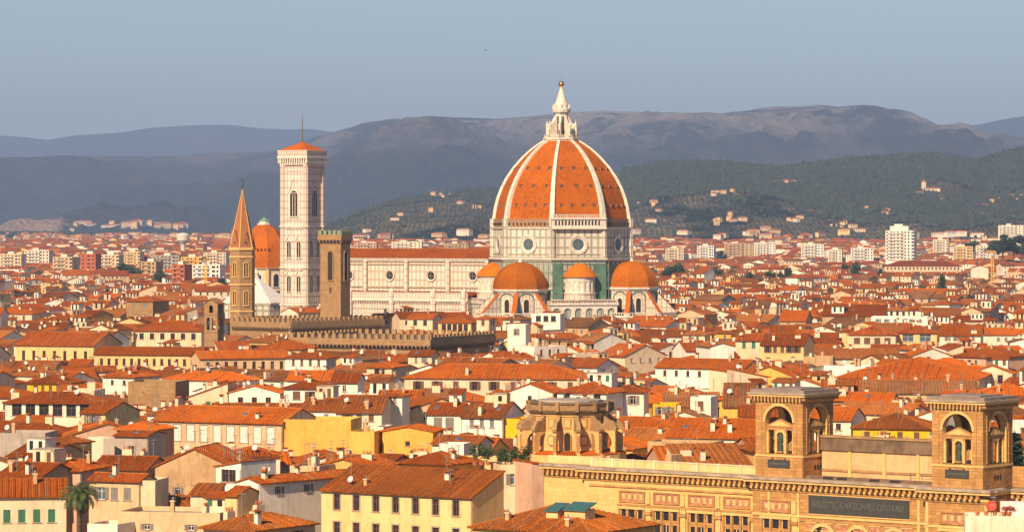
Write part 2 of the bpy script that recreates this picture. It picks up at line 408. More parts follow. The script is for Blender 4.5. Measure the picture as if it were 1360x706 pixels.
hill('wooded_hills', PF, *HP['wooded_hills'][1:4], -700, 2200, 'hill_near', 420, 110, 70, 0, 0)
hill('mountain_ridge', PM, *HP['mountain_ridge'][1:4], -4800, 5600, 'hill_main', 560, 150, 70, 0, 0)
hill('far_ridge', PL, *HP['far_ridge'][1:4], -9300, 2800, 'hill_far', 240, 40, 70, 0, 0)
hill('distant_hills', PR, *HP['distant_hills'][1:4], 1000, 8300, 'hill_far', 240, 50, 70, 0, 0)

# ------------------------------------------------------------------ windows, small roof things
_wc = {}
def window_mesh(ww, wh, style):
    """origin: lower left of the opening on the wall's outer face; x along, y inwards"""
    k = (round(ww, 1), round(wh, 1), style)
    if k in _wc: return _wc[k]
    ww, wh = k[0], k[1]; m = MB()
    if 'closed' in style:
        c = 'shutter_green' if 'green' in style else 'shutter_brown' if 'brown' in style else 'frame_white' if 'white' in style else 'shutter_grey'
        m.box(0, ww, .08, .16, 0, wh, c); m.box(ww/2-.02, ww/2+.02, .05, .08, 0, wh, c)
    else:
        g_ = 'glass_blue' if 'blue' in style else 'glass_dark'
        m.face([(0, .24, 0), (ww, .24, 0), (ww, .24, wh), (0, .24, wh)], g_)
        fr = 'frame_brown' if ('dark' in style or 'brown' in style) else 'frame_white'
        for a, b in ((0, .08), (ww/2-.045, ww/2+.045), (ww-.08, ww)): m.box(a, b, .17, .236, 0, wh, fr)
        for a, b in ((0, .08), (wh*.66, wh*.66+.07), (wh-.08, wh)): m.box(.08, ww/2-.045, .18, .234, a, b, fr); m.box(ww/2+.045, ww-.08, .18, .234, a, b, fr)
    if 'sur' in style:
        m.box(-.2, 0, -.07, .02, 0, wh, 'sill_stone'); m.box(ww, ww+.2, -.07, .02, 0, wh, 'sill_stone')
        m.box(-.24, ww+.24, -.09, .02, wh, wh+.24, 'sill_stone')
    if 'ped' in style: m.box(-.4, ww+.4, -.3, .02, wh+.26, wh+.42, 'sill_stone')
    m.box(-.22, ww+.22, -.14, .02, -.14, 0, 'sill_stone')
    _wc[k] = m.mesh('window'); return _wc[k]
_sc = {}
def shutter_mesh(ww, wh, c):
    k = (round(ww, 1), round(wh, 1), c)
    if k not in _sc:
        m = MB(); m.box(0, k[0], -.07, -.01, 0, k[1], c)
        for i in range(int(k[1]/.18)): m.box(.05, k[0]-.05, -.095, -.072, .04+i*.18, .10+i*.18, c)
        _sc[k] = m.mesh('shutter')
    return _sc[k]
def add_window(root, M, x, z, ww, wh, style, detail=True):
    """M: matrix of the wall plane within the house"""
    o = inst('window', window_mesh(ww, wh, style), root); o.matrix_local = M @ Matrix.Translation((x, 0, z))
    if 'open' in style and detail:
        c = 'shutter_green' if 'green' in style else 'shutter_brown' if 'brown' in style else 'shutter_grey'
        s = shutter_mesh(ww/2, wh, c)
        inst('shutter', s, o, (-ww/2-.03, 0, 0)); inst('shutter', s, o, (ww+.03, 0, 0))
    return o
def wall_holes(mb, M, wid, z0, z1, holes, mat, dep=.25):
    X = sorted({0, wid, *[h[0] for h in holes], *[h[0]+h[2] for h in holes]})
    Z = sorted({z0, z1, *[h[1] for h in holes], *[h[1]+h[3] for h in holes]})
    old = mb.M; mb.M = (old @ M) if old is not None else M
    for i in range(len(X)-1):
        run = None
        for j in range(len(Z)-1):
            cx, cz = (X[i]+X[i+1])/2, (Z[j]+Z[j+1])/2
            hole = any(h[0] < cx < h[0]+h[2] and h[1] < cz < h[1]+h[3] for h in holes)
            if hole:
                if run is not None: mb.face([(X[i],0,run),(X[i+1],0,run),(X[i+1],0,Z[j]),(X[i],0,Z[j])], mat); run = None
            elif run is None: run = Z[j]
        if run is not None: mb.face([(X[i],0,run),(X[i+1],0,run),(X[i+1],0,z1),(X[i],0,z1)], mat)
    for (x, z, a, b) in holes:
        mb.face([(x,0,z),(x,0,z+b),(x,dep,z+b),(x,dep,z)], mat); mb.face([(x+a,0,z),(x+a,dep,z),(x+a,dep,z+b),(x+a,0,z+b)], mat)
        mb.face([(x,0,z),(x,dep,z),(x+a,dep,z),(x+a,0,z)], mat); mb.face([(x,0,z+b),(x+a,0,z+b),(x+a,dep,z+b),(x,dep,z+b)], mat)
    mb.M = old
def chimney_mesh(h, kind):
    m = MB()
    if kind == 0:
        m.box(-.4, .4, -.3, .3, -1.3, h, 'wall_off_white'); m.box(-.5, .5, -.4, .4, h, h+.1, 'sill_stone'); m.box(-.3, .3, -.2, .2, h+.1, h+.35, 'opening')
        m.slab([(-.55,-.45,h+.38),(.55,-.45,h+.38),(.55,0,h+.6),(-.55,0,h+.6)], .06, 'roof_orange', 'roof_orange')
        m.slab([(.55,.45,h+.38),(-.55,.45,h+.38),(-.55,0,h+.6),(.55,0,h+.6)], .06, 'roof_orange', 'roof_orange')
    elif kind == 1:
        m.box(-.9, .9, -.35, .35, -1.3, h, 'wall_cream')
        for k in (-.6, 0, .6): m.lathe([(.14, h), (.14, h+.4), (.2, h+.45), (0, h+.6)], 'pot', 6, (k, 0))
    else:
        m.box(-.3, .3, -.3, .3, -1.3, h, 'wall_tan'); m.box(-.4, .4, -.4, .4, h, h+.14, 'wall_cream'); m.lathe([(.12, h+.14), (.12, h+.6), (0, h+.7)], 'metal_grey', 6)
    return m.mesh('chimney')
CH = [chimney_mesh(h, k) for k in (0, 1, 2) for h in (.8, 1.4)]
def antenna_mesh(h):
    m = MB(); m.tube((0, 0, -.5), (0, 0, h), .06, .05, 'metal_grey', 5)
    m.tube((-.1, -.6, h-.15), (.1, .6, h-.15), .045, .045, 'metal_grey', 4)
    for k in range(5): m.tube((-.4+.05*k, -.5+.25*k, h-.15), (.4-.05*k, -.5+.25*k+.02, h-.15), .035, .035, 'metal_grey', 4)
    m.tube((-.45, 0, h-.7), (.45, 0, h-.7), .04, .04, 'metal_grey', 4)
    return m.mesh('antenna')
AN = [antenna_mesh(2.4), antenna_mesh(3.4)]
def dish_mesh(c):
    m = MB(); m.tube((0, 0, -.5), (0, 0, .7), .05, .05, 'metal_grey', 5)
    m.M = Matrix.Translation((0, -.1, .9)) @ Matrix.Rotation(R(65), 4, 'X')
    m.lathe([(0, 0), (.3, .04), (.5, .14), (.52, .14), (.31, .0), (0, -.04)], c, 12); m.tube((0, -.5, .1), (0, 0, .5), .02, .02, 'metal_grey', 4)
    return m.mesh('satellite_dish')
DI = [dish_mesh('metal_white'), dish_mesh('dish_red')]
def skylight_mesh():
    m = MB(); m.box(-.5, .5, -.6, .6, -.3, .16, 'metal_grey'); m.box(-.42, .42, -.52, .52, .16, .18, 'glass_blue'); return m.mesh('skylight')
SK = skylight_mesh()

# ------------------------------------------------------------------ houses
I4 = Matrix.Identity(4)
def roof_planes(rt, w_, d, H, p, o=.55):
    """top faces of the roof in house coordinates; returns planes, top z, ridge height function"""
    t = math.tan(R(p)); z0 = H-.0; e = o*t
    if rt == 'gable':
        r = d/2*t; return [[(-.25,-o,z0-e),(w_+.25,-o,z0-e),(w_+.25,d/2,z0+r),(-.25,d/2,z0+r)], [(w_+.25,d+o,z0-e),(-.25,d+o,z0-e),(-.25,d/2,z0+r),(w_+.25,d/2,z0+r)]], H+r
    if rt == 'gend':
        r = w_/2*t; return [[(-o,d+.25,z0-e),(-o,-.25,z0-e),(w_/2,-.25,z0+r),(w_/2,d+.25,z0+r)], [(w_+o,-.25,z0-e),(w_+o,d+.25,z0-e),(w_/2,d+.25,z0+r),(w_/2,-.25,z0+r)]], H+r
    if rt == 'hip':
        k = min(w_, d)/2; r = k*t
        a, b = ((k, d/2), (w_-k, d/2)) if w_ >= d else ((w_/2, k), (w_/2, d-k))
        A, B = (*a, z0+r), (*b, z0+r); P = [(-o,-o,z0-e),(w_+o,-o,z0-e),(w_+o,d+o,z0-e),(-o,d+o,z0-e)]
        if w_ >= d: fs = [[P[0],P[1],B,A],[P[1],P[2],B],[P[2],P[3],A,B],[P[3],P[0],A]]
        else: fs = [[P[0],P[1],A],[P[1],P[2],B,A],[P[2],P[3],B],[P[3],P[0],A,B]]
        return fs, H+r
    if rt == 'shed': r = d*t; return [[(-.25,-o,z0-e),(w_+.25,-o,z0-e),(w_+.25,d+.1,z0+r),(-.25,d+.1,z0+r)]], H+r
    if rt == 'shedl': r = w_*t; return [[(-o,d+.2,z0-e),(-o,-.2,z0-e),(w_+.1,-.2,z0+r),(w_+.1,d+.2,z0+r)]], H+r
    if rt == 'shedr': r = w_*t; return [[(w_+o,-.2,z0-e),(w_+o,d+.2,z0-e),(-.1,d+.2,z0+r),(-.1,-.2,z0+r)]], H+r
    return [], H
def roof_z(rt, w_, d, H, p, x, y):
    t = math.tan(R(p))
    return {'gable': H+(d/2-abs(y-d/2))*t, 'gend': H+(w_/2-abs(x-w_/2))*t, 'hip': H+min(x, w_-x, y, d-y)*t, 'shed': H+y*t,
            'shedl': H+x*t, 'shedr': H+(w_-x)*t}.get(rt, H)
def wallM(side, w_, d):
    return {'f': I4, 'r': Matrix.Translation((w_, 0, 0)) @ Matrix.Rotation(R(90), 4, 'Z'), 'l': Matrix.Translation((0, d, 0)) @ Matrix.Rotation(R(-90), 4, 'Z'),
            'k': Matrix.Translation((w_, d, 0)) @ Matrix.Rotation(R(180), 4, 'Z')}[side]
def house_shell(mb, w_, d, H, rt, p, wm, holes, z0=0):
    """walls with their openings, gables included"""
    t = math.tan(R(p)); top = H-.05
    for sd_ in 'frlk':
        L = w_ if sd_ in 'fk' else d
        wall_holes(mb, wallM(sd_, w_, d), L, z0, top, holes.get(sd_, []), wm)
    if rt == 'gable':
        r = d/2*t-.1; mb.face([(w_,0,top),(w_,d,top),(w_,d/2,top+r)], wm); mb.face([(0,d,top),(0,0,top),(0,d/2,top+r)], wm)
    elif rt == 'gend':
        r = w_/2*t-.1; mb.face([(0,0,top),(w_,0,top),(w_/2,0,top+r)], wm); mb.face([(w_,d,top),(0,d,top),(w_/2,d,top+r)], wm)
    elif rt == 'shed':
        r = d*t-.1; mb.face([(w_,0,top),(w_,d,top),(w_,d,top+r)], wm); mb.face([(0,d,top),(0,0,top),(0,d,top+r)], wm); mb.face([(w_,d,top),(0,d,top),(0,d,top+r),(w_,d,top+r)], wm)
    elif rt == 'shedl':
        r = w_*t-.1; mb.face([(0,0,top),(w_,0,top),(w_,0,top+r)], wm); mb.face([(w_,0,top),(w_,d,top),(w_,d,top+r),(w_,0,top+r)], wm); mb.face([(w_,d,top),(0,d,top),(w_,d,top+r)], wm)
    elif rt == 'shedr':
        r = w_*t-.1; mb.face([(0,0,top),(w_,0,top),(0,0,top+r)], wm); mb.face([(0,d,top),(0,0,top),(0,0,top+r),(0,d,top+r)], wm); mb.face([(w_,d,top),(0,d,top),(0,d,top+r)], wm)
    elif rt == 'flat':
        mb.face([(0,0,top-.7),(w_,0,top-.7),(w_,d,top-.7),(0,d,top-.7)], 'clay_flat' if int(w_*7+d*3) % 3 == 0 else 'flat_roof')
        for sd_ in 'frlk':
            L = w_ if sd_ in 'fk' else d
            old = mb.M; mb.M = wallM(sd_, w_, d) if old is None else old @ wallM(sd_, w_, d)
            mb.face([(L-.3, .3, top-.7), (.3, .3, top-.7), (.3, .3, top), (L-.3, .3, top)], wm)
            mb.face([(0, 0, top), (L, 0, top), (L-.3, .3, top), (.3, .3, top)], wm); mb.M = old
def tile_rows(mb, q, rm, step, rn):
    """raised cover rows running down a roof plane; q starts with its eave edge"""
    A, B = Vector(q[0]), Vector(q[1]); u = (B-A).normalized(); L_ = (B-A).length
    n = u.cross(Vector(q[2])-A).normalized()
    if n.z < 0: n = -n
    v = n.cross(u); P = [((Vector(p)-A).dot(u), (Vector(p)-A).dot(v)) for p in q]; k = 0; x = step*.5
    alt = ['roof_orange', 'roof_rust', 'roof_brown', 'roof_weathered', 'roof_dusty']
    while x < L_-.05:
        top = 0
        for i in range(len(P)):
            (a, b), (c, d) = P[i], P[(i+1) % len(P)]
            if (a-x)*(c-x) < 0: top = max(top, b+(d-b)*(x-a)/(c-a))
        if top > .8:
            m_ = rn.choice(alt) if rn.random() < .24 else rm
            cuts = [-.06-rn.uniform(0, .06)]+sorted(rn.uniform(.2, top) for _ in range(int(top/3)))+[top]
            for y0, y1 in zip(cuts, cuts[1:]):
                if y1-y0 < .1: continue
                hh0 = .10+rn.uniform(-.03, .03); w2 = step*.27; j = rn.uniform(-.03, .03)
                p0, p1, p2 = [A+u*(x+j+s)+v*y0+n*h for s, h in ((-w2, -.01), (0, hh0), (w2, -.01))]; r0, r1, r2 = [A+u*(x+j+s)+v*y1+n*h for s, h in ((-w2, -.01), (0, hh0), (w2, -.01))]
                mm = m_ if rn.random() < .9 else rn.choice(alt)
                mb.face([p0, p1, r1, r0], mm); mb.face([p1, p2, r2, r1], mm); mb.face([p0, p2, p1], mm)
        x += step*rn.uniform(.94, 1.06)
def roof_mesh(mb, w_, d, H, rt, p, rm, cap=True, rows=0):
    pl, top = roof_planes(rt, w_, d, H, p)
    for q in pl: mb.slab(q, .2, rm)
    if rows:
        rr_ = random.Random(int(w_*100))
        for q in pl: tile_rows(mb, q, rm, rows, rr_)
    if cap and rt in ('gable', 'gend'):
        a, b = ((-.25, d/2), (w_+.25, d/2)) if rt == 'gable' else ((w_/2, -.25), (w_/2, d+.25))
        mb.tube((*a, top+.02), (*b, top+.02), .16, .16, 'roof_dusty', 6)
    if cap and rt == 'hip':
        P = pl[0][0]; mb.tube(pl[0][0], pl[0][-1], .13, .13, 'roof_dusty', 5); mb.tube(pl[1][0], pl[1][-1] if w_ < d else pl[1][2], .13, .13, 'roof_dusty', 5)
        A, B = (pl[0][3], pl[0][2]) if w_ >= d else (pl[1][3], pl[1][2])
        mb.tube(A, B, .15, .15, 'roof_dusty', 5)

def cabin(m, rn, x, y, z, cw, cd_, hh_):
    wc = 'wall_'+rn.choice(['white', 'cream', 'off_white', 'white', 'pale_yellow', 'beige']); m.box(x, x+cw, y, y+cd_, z-2.5, z+hh_, wc, 'b')
    if rn.random() < .6: m.slab([(x-.3, y-.4, z+hh_), (x+cw+.3, y-.4, z+hh_), (x+cw+.3, y+cd_+.2, z+hh_+.9), (x-.3, y+cd_+.2, z+hh_+.9)], .12, rn.choice(['roof_orange', 'roof_rust', 'roof_brown']), 'wood_eave')
    else: m.box(x-.12, x+cw+.12, y-.12, y+cd_+.12, z+hh_, z+hh_+.14, 'flat_roof')
    n = max(1, int(cw/1.6))
    for i in range(n): m.box(x+cw*(i+.5)/n-.4, x+cw*(i+.5)/n+.4, y-.05, y+.02, z+.4, z+hh_-.35, rn.choice(['glass_dark', 'shutter_brown', 'glass_dark', 'shutter_green']), 'k')
def roof_cabin(rn, root, rt, w_, d, H, p):
    cw, cd_ = rn.uniform(2.4, min(6, w_*.5)), rn.uniform(2.5, 4); x, y = rn.uniform(.6, w_-cw-.6), rn.uniform(.5, d-cd_-.5)
    z = roof_z(rt, w_, d, H, p, x+cw/2, y+.3); m = MB(); cabin(m, rn, x, y, z, cw, cd_, rn.uniform(1.6, 2.8)); m.build('roof_cabin', root)
    if rn.random() < .4:
        m = MB(); x2 = x+cw+.1; L_ = min(3.2, w_-.4-x2)
        if L_ > 1:
            for z_ in (.5, 1.0): m.box(x2, x2+L_, y, y+.05, z+z_, z+z_+.05, 'metal_grey')
            for i in range(4): m.box(x2+L_*i/3-.03, x2+L_*i/3+.03, y, y+.05, z-.6, z+1.05, 'metal_grey')
            m.build('railing', root)
USED = []      # footprints (corner, alpha, w, d)
ALLH = []      # records for the look-ups of the labels
def win_row(L, n, ww, m0=1.1):
    if n <= 0: return []
    g_ = (L-2*m0)/n
    return [m0+g_*(i+.5)-ww/2 for i in range(n)]
def make_house(X, Y, al, w_, d, H, rt='gable', p=18, wall='cream', roof='orange', label='', win=None, side=None, name='house', cat='house', group=None,
               detail=2, extras=True, z0=0, cabins=True, seed=None):
    """win/side: (count, rows, width, height, style[, z of the top of the first row below the eaves, floor step])"""
    rn = random.Random(seed if seed is not None else int(X*13+Y*7))
    root = thing(name, (X, Y, z0), -R(al), label, cat, group)
    holes = {}; todo = []
    vis = 'r' if al > -5 else 'l'
    for sd_, spec in (('f', win), (vis, side)):
        if not spec: continue
        n, rws, ww, wh, st = spec[:5]; top = spec[5] if len(spec) > 5 else .9; step = spec[6] if len(spec) > 6 else 3.5
        L = w_ if sd_ == 'f' else d
        ww, wh = round(ww, 1), round(wh, 1)
        n = min(n, max(0, int((L-1.2)/(ww+.5))))
        hs = []
        for rr in range(rws):
            zz = H-top-wh-rr*step
            if zz < 1: break
            for x in win_row(L, n, ww):
                s_ = st
                if detail >= 1 and 'open' in st and rn.random() < .3: s_ = st.replace('open', 'closed')
                if rn.random() < .1 and n > 2 and detail < 2: continue
                hs.append((x, zz, ww, wh)); todo.append((sd_, x, zz, ww, wh, s_))
        holes[sd_] = hs
    mb = MB(); house_shell(mb, w_, d, H, rt, p, wall if wall in MATS else 'wall_'+wall, holes)
    if detail >= 2 and H > 8:
        if rt != 'flat' and rn.random() < .7: mb.tube((w_-.12, -.1, 1), (w_-.12, -.1, H-.4), .07, .07, 'metal_grey', 5)
    mb.build('wall', root)
    if rt != 'flat':
        mr = MB(); roof_mesh(mr, w_, d, H, rt, p, 'roof_'+roof, True, .5 if Y < 640 else .62 if Y < 900 else .8 if Y < 1150 else 0); mr.build('roof', root)
    for (sd_, x, z, ww, wh, s_) in todo: add_window(root, wallM(sd_, w_, d), x, z, ww, wh, s_, detail >= 2)
    if extras and min(w_, d) > 4:
        nc = rn.choice([1, 2, 2, 3, 4]) if w_*d > 90 else rn.choice([0, 1, 1, 2])
        for k in range(nc):
            x, y = rn.uniform(1.2, w_-1.2), rn.uniform(1, d*.8)
            inst('chimney', rn.choice(CH), root, (x, y, roof_z(rt, w_, d, H, p, x, y)), rn.choice([0, R(90)]))
        for k in range(rn.choice([0, 1, 1, 2, 3]) if Y < 900 else rn.choice([0, 0, 1])):
            x, y = rn.uniform(1, w_-1), rn.uniform(1, d*.7)
            inst('antenna', rn.choice(AN), root, (x, y, roof_z(rt, w_, d, H, p, x, y)), rn.uniform(0, 3))
        if rn.random() < .42:
            x, y = rn.uniform(1, w_-1), rn.uniform(.8, d*.5)
            inst('satellite_dish', DI[rn.random() < .2], root, (x, y, roof_z(rt, w_, d, H, p, x, y)), rn.uniform(-.6, .6))
        if Y < 1500 and w_ > 7 and d > 7 and rn.random() < (.4 if detail >= 2 and d < 30 and w_ < 26 else 0 if detail >= 2 else .5):
            if cabins: roof_cabin(rn, root, rt, w_, d, H, p)
        if detail >= 2 and rt == 'gable' and rn.random() < .5:
            x, y = rn.uniform(1.5, w_-1.5), d*.25
            o = inst('skylight', SK, root, (x, y, roof_z(rt, w_, d, H, p, x, y))); o.rotation_euler = (R(p), 0, 0)
    return root
HAND = []
def place(px0, px1, py, H, al):
    Y0 = (CAMZ-H)*F/(py-HOR); X0 = (px0-680)/F*Y0; k = (px1-680)/F
    ex, ey = math.cos(R(al)), -math.sin(R(al))
    return X0, Y0, (k*Y0-X0)/(ex-k*ey)
def hh(px0, px1, py, H, al, rt, wall, roof, label, vb, rp=None, d=None, p=18, win=None, side=None, **k):
    X, Y, w_ = place(px0, px1, py, H, al); s = F/Y
    if d is None: d = 2*(rp or 14)/(s*(math.tan(R(p))+(py-HOR)/F))*(1 if rt in ('gable', 'hip') else .5)
    d = max(5, min(d, 45))
    USED.append((X, Y, al, w_, d)); HAND.append((X, Y, al, w_, d, H, vb, px0, px1))
    o = make_house(X, Y, al, w_, d, H, rt, p, wall, roof, label, win, side, detail=2, **k)
    return o, X, Y, w_, d, s

# ------------------------------------------------------------------ arches
def arch_pts(cx, z0, w_, h, n=10):
    r = w_/2; zs = z0+h-r
    return [(cx-r, z0)]+[(cx-r*math.cos(math.pi*i/n), zs+r*math.sin(math.pi*i/n)) for i in range(n+1)]+[(cx+r, z0)]
def arch_wall(mb, L, z0, z1, arches, mat, dep=.5, back=None, reveal=None, n=10):
    """wall plane (x, 0, z) with arched openings [(cx, zbase, width, height)], reveals inwards"""
    arches = sorted(arches); x = 0
    for (cx, zb, w_, h) in arches:
        a, b = cx-w_/2, cx+w_/2
        if a > x: mb.face([(x,0,z0),(a,0,z0),(a,0,z1),(x,0,z1)], mat)
        if zb > z0: mb.face([(a,0,z0),(b,0,z0),(b,0,zb),(a,0,zb)], mat)
        P = arch_pts(cx, zb, w_, h, n)
        for i in range(1, len(P)-2):
            mb.face([(P[i][0],0,P[i][1]),(P[i+1][0],0,P[i+1][1]),(P[i+1][0],0,z1),(P[i][0],0,z1)], mat)
        for i in range(len(P)-1):
            mb.face([(P[i][0],0,P[i][1]),(P[i][0],dep,P[i][1]),(P[i+1][0],dep,P[i+1][1]),(P[i+1][0],0,P[i+1][1])], reveal or mat)
        mb.face([(a,0,zb),(b,0,zb),(b,dep,zb),(a,dep,zb)], mat)
        if back: mb.face([(p[0],dep,p[1]) for p in reversed(P)], back)
        x = b
    if x < L: mb.face([(x,0,z0),(L,0,z0),(L,0,z1),(x,0,z1)], mat)
def arch_window_mesh(w_, h, lights, fw=.35, mat='marble_white', gable=0, dark='opening'):
    """arched window standing proud of a wall: moulded frame, dark opening, slender columns between its lights"""
    m = MB(); P = arch_pts(0, 0, w_, h, 10); Q = arch_pts(0, -.0, w_+2*fw, h+fw, 10)
    m.face([(p[0], -.02, p[1]) for p in P], dark)
    for i in range(len(P)-1):
        a, b, c, d = P[i], P[i+1], Q[i+1], Q[i]
        m.face([(a[0],-.3,a[1]),(d[0],-.3,d[1]),(c[0],-.3,c[1]),(b[0],-.3,b[1])][::-1], mat)
        m.face([(a[0],-.3,a[1]),(a[0],0,a[1]),(b[0],0,b[1]),(b[0],-.3,b[1])], mat)
        m.face([(d[0],0,d[1]),(d[0],-.3,d[1]),(c[0],-.3,c[1]),(c[0],0,c[1])], mat)
    for k in range(1, lights):
        x = -w_/2+w_*k/lights; m.box(x-.12, x+.12, -.24, -.03, 0, h-w_*.42, mat)
    if lights > 1:
        lw = w_/lights
        for k in range(lights):
            cx = -w_/2+lw*(k+.5); a = arch_pts(cx, h-w_*.42-lw*.2, lw-.1, lw*.7, 6)
            for i in range(1, len(a)-2):
                m.face([(a[i][0],-.2,a[i][1]),(a[i+1][0],-.2,a[i+1][1]),(a[i+1][0],-.2,h-w_*.42+lw*.62),(a[i][0],-.2,h-w_*.42+lw*.62)], mat)
        m.lathe([(0, 0), (0, 0)], mat, 3)if False else None
    m.box(-w_/2-fw-.1, w_/2+fw+.1, -.42, 0, -.35, 0, mat)
    if gable:
        zt = h+fw+.1
        for s in (-1, 1):
            m.extr([(s*(w_/2+fw+.5), zt-w_*.35), (s*(w_/2+fw+.1), zt-w_*.35), (0, zt+gable-.5), (0, zt+gable)][::s], 'y', -.35, -.02, mat)
    return m.mesh('window')
def ring_wall(n, r, ph=0):
    """matrices of the faces of a regular n-gon of corner radius r; x runs along the face, y inwards, and the face length"""
    L = 2*r*math.sin(math.pi/n); out = []
    for k in range(n):
        a = ph+2*math.pi*k/n; c = Vector((r*math.cos(a), r*math.sin(a), 0)); b = a+2*math.pi/n
        e = Vector((r*math.cos(b), r*math.sin(b), 0))-c
        out.append((Matrix.Translation(c) @ Matrix.Rotation(math.atan2(e.y, e.x), 4, 'Z'), math.degrees((a+b)/2)))
    return out, L
def cornice(mb, poly_fn, r, z, h, out, mat):
    mb.prism(poly_fn(r+out*.4), z, z+h*.5, mat, bot=True); mb.prism(poly_fn(r+out), z+h*.5, z+h, mat, bot=True)

# ------------------------------------------------------------------ cathedral
CX, CY, CRZ = 19.3, 1353.0, R(-31)
cath = thing('cathedral', (CX, CY, 0), CRZ, 'marble cathedral with the huge red tiled dome and white ribs', 'cathedral')
o8 = lambda r: ngon(8, r, R(22.5))
m = MB(); m.prism(o8(28.0), 0, 44.2, 'marble_green'); cornice(m, o8, 28.0, 44.2, 1.2, 1.1, 'marble_white'); cornice(m, o8, 28.0, 33.2, .8, .8, 'marble_white')
m.build('crossing_wall', cath)
m = MB(); m.prism(o8(27.3), 45.4, 57.2, 'marble_drum'); cornice(m, o8, 27.3, 56.3, .9, .7, 'marble_white'); cornice(m, o8, 27.3, 46.6, .5, .4, 'marble_dirty')
drum = m.build('drum', cath)
Ms, L8 = ring_wall(8, 27.3, R(22.5))
def oculus_mesh(ro, ri, glass='glass_blue', dep=.5):
    m = MB(); n = 28
    def c(r, y): return [(r*math.cos(2*math.pi*i/n), y, r*math.sin(2*math.pi*i/n)) for i in range(n)]
    rings = [c(ro, 0), c(ro, -dep), c(ro*.86, -dep*1.15), c(ro*.80, -dep*.7), c(ri*1.12, -dep*.5), c(ri, -.06)]
    for k in range(len(rings)-1):
        for i in range(n):
            j = (i+1) % n; m.face([rings[k][i], rings[k+1][i], rings[k+1][j], rings[k][j]][::-1], 'marble_white' if k not in (2, 0) else 'marble_dirty')
    m.face(rings[-1][::-1], glass); m.face([(p[0], -.05, p[2]) for p in c(ri*.55, 0)][::-1], glass)
    m.box(-.08, .08, -.14, -.062, -ri, ri, 'metal_grey'); m.box(-ri, -.08, -.14, -.062, -.08, .08, 'metal_grey'); m.box(.08, ri, -.14, -.062, -.08, .08, 'metal_grey')
    return m.mesh('oculus')
OC = oculus_mesh(3.75, 2.2)
for M_, a in Ms:
    o = inst('oculus', OC, drum); o.matrix_local = M_ @ Matrix.Translation((L8/2, -.01, 50.6))
for k in range(8):
    a = R(22.5+45*k); m = MB()
    m.prism(ngon(8, 1.4, 0, (26.9*math.cos(a), 26.9*math.sin(a))), 45.4, 60.6, 'marble_drum'); m.build('corner_pier', cath)
m = MB(); m.prism(o8(26.9), 57.2, 60.5, 'masonry_brown')
for M_, a in Ms:
    m.M = M_
    for i in range(11): m.box(1.6+i*1.75, 2.1+i*1.75, -.15, .5, 58.2, 58.9, 'opening')
m.M = None; m.build('masonry_band', cath)
for M_, a in Ms:
    if abs((a-(-45)) % 360) < 1:
        m = MB(); m.M = M_ @ Matrix.Translation((0, -1.3, 0))
        arch_wall(m, L8, 57.2, 60.2, [(1.3+i*1.32, 57.9, .8, 1.9) for i in range(int((L8-1.6)/1.32))], 'marble_white', .6, 'opening')
        m.box(-.4, L8+.4, -.5, 1.8, 56.5, 57.2, 'marble_white'); m.box(-.4, L8+.4, -.45, 1.9, 60.2, 61.0, 'marble_white')
        m.box(-.3, 0, 0, 1.5, 57.2, 60.2, 'marble_white'); m.box(L8, L8+.3, 0, 1.5, 57.2, 60.2, 'marble_white')
        for i in range(24): m.box(.2+i*.87, .5+i*.87, -.35, -.05, 61.0, 61.9, 'marble_white')
        m.box(-.3, L8+.3, -.4, 0, 61.9, 62.15, 'marble_white')
        m.build('gallery', cath)
DP = [(0, 26.5), (4, 25.9), (8, 24.9), (12, 23.4), (16, 21.35), (20, 18.6), (24, 15.1), (27, 11.8), (29, 9.1), (30.6, 6.4)]
def dr(z): return interp(DP, z)
ZB, NZ = 60.5, 24
m = MB()
for k in range(8):
    a, b = R(22.5+45*k), R(67.5+45*k)
    for i in range(NZ):
        z0, z1 = 30.6*i/NZ, 30.6*(i+1)/NZ; r0, r1 = dr(z0), dr(z1)
        m.face([(r0*math.cos(a), r0*math.sin(a), ZB+z0), (r0*math.cos(b), r0*math.sin(b), ZB+z0), (r1*math.cos(b), r1*math.sin(b), ZB+z1), (r1*math.cos(a), r1*math.sin(a), ZB+z1)], 'roof_dome')

shell = None
def build_shell():
    global shell
    shell = m.build('dome_shell', cath)
build_shell()
for k in range(8):
    a = R(22.5+45*k); mr = MB(); mr.M = Matrix.Rotation(a, 4, 'Z')
    for i in range(NZ):
        z0, z1 = 30.6*i/NZ, 30.6*(i+1)/NZ; r0, r1 = dr(z0), dr(z1); w0, w1 = 1.15-.5*i/NZ, 1.15-.5*(i+1)/NZ
        q = [[(r0-.5, -w0, ZB+z0), (r0+.75, -w0*.8, ZB+z0), (r0+.75, w0*.8, ZB+z0), (r0-.5, w0, ZB+z0)], [(r1-.5, -w1, ZB+z1+.01), (r1+.75, -w1*.8, ZB+z1+.01), (r1+.75, w1*.8, ZB+z1+.01), (r1-.5, w1, ZB+z1+.01)]]
        for s in range(3): mr.face([q[0][s], q[0][s+1], q[1][s+1], q[1][s]], 'marble_white')
    mr.build('rib', cath)
pm = MB(); pm.box(-.55, .55, -.35, .6, -.45, .5, 'masonry_brown'); pm.box(-.32, .32, -.38, -.35, -.3, .3, 'opening')
pm.face([(-.7, -.5, .5), (.7, -.5, .5), (.7, .9, 1.0), (-.7, .9, 1.0)], 'roof_rust'); pm = pm.mesh('porthole')
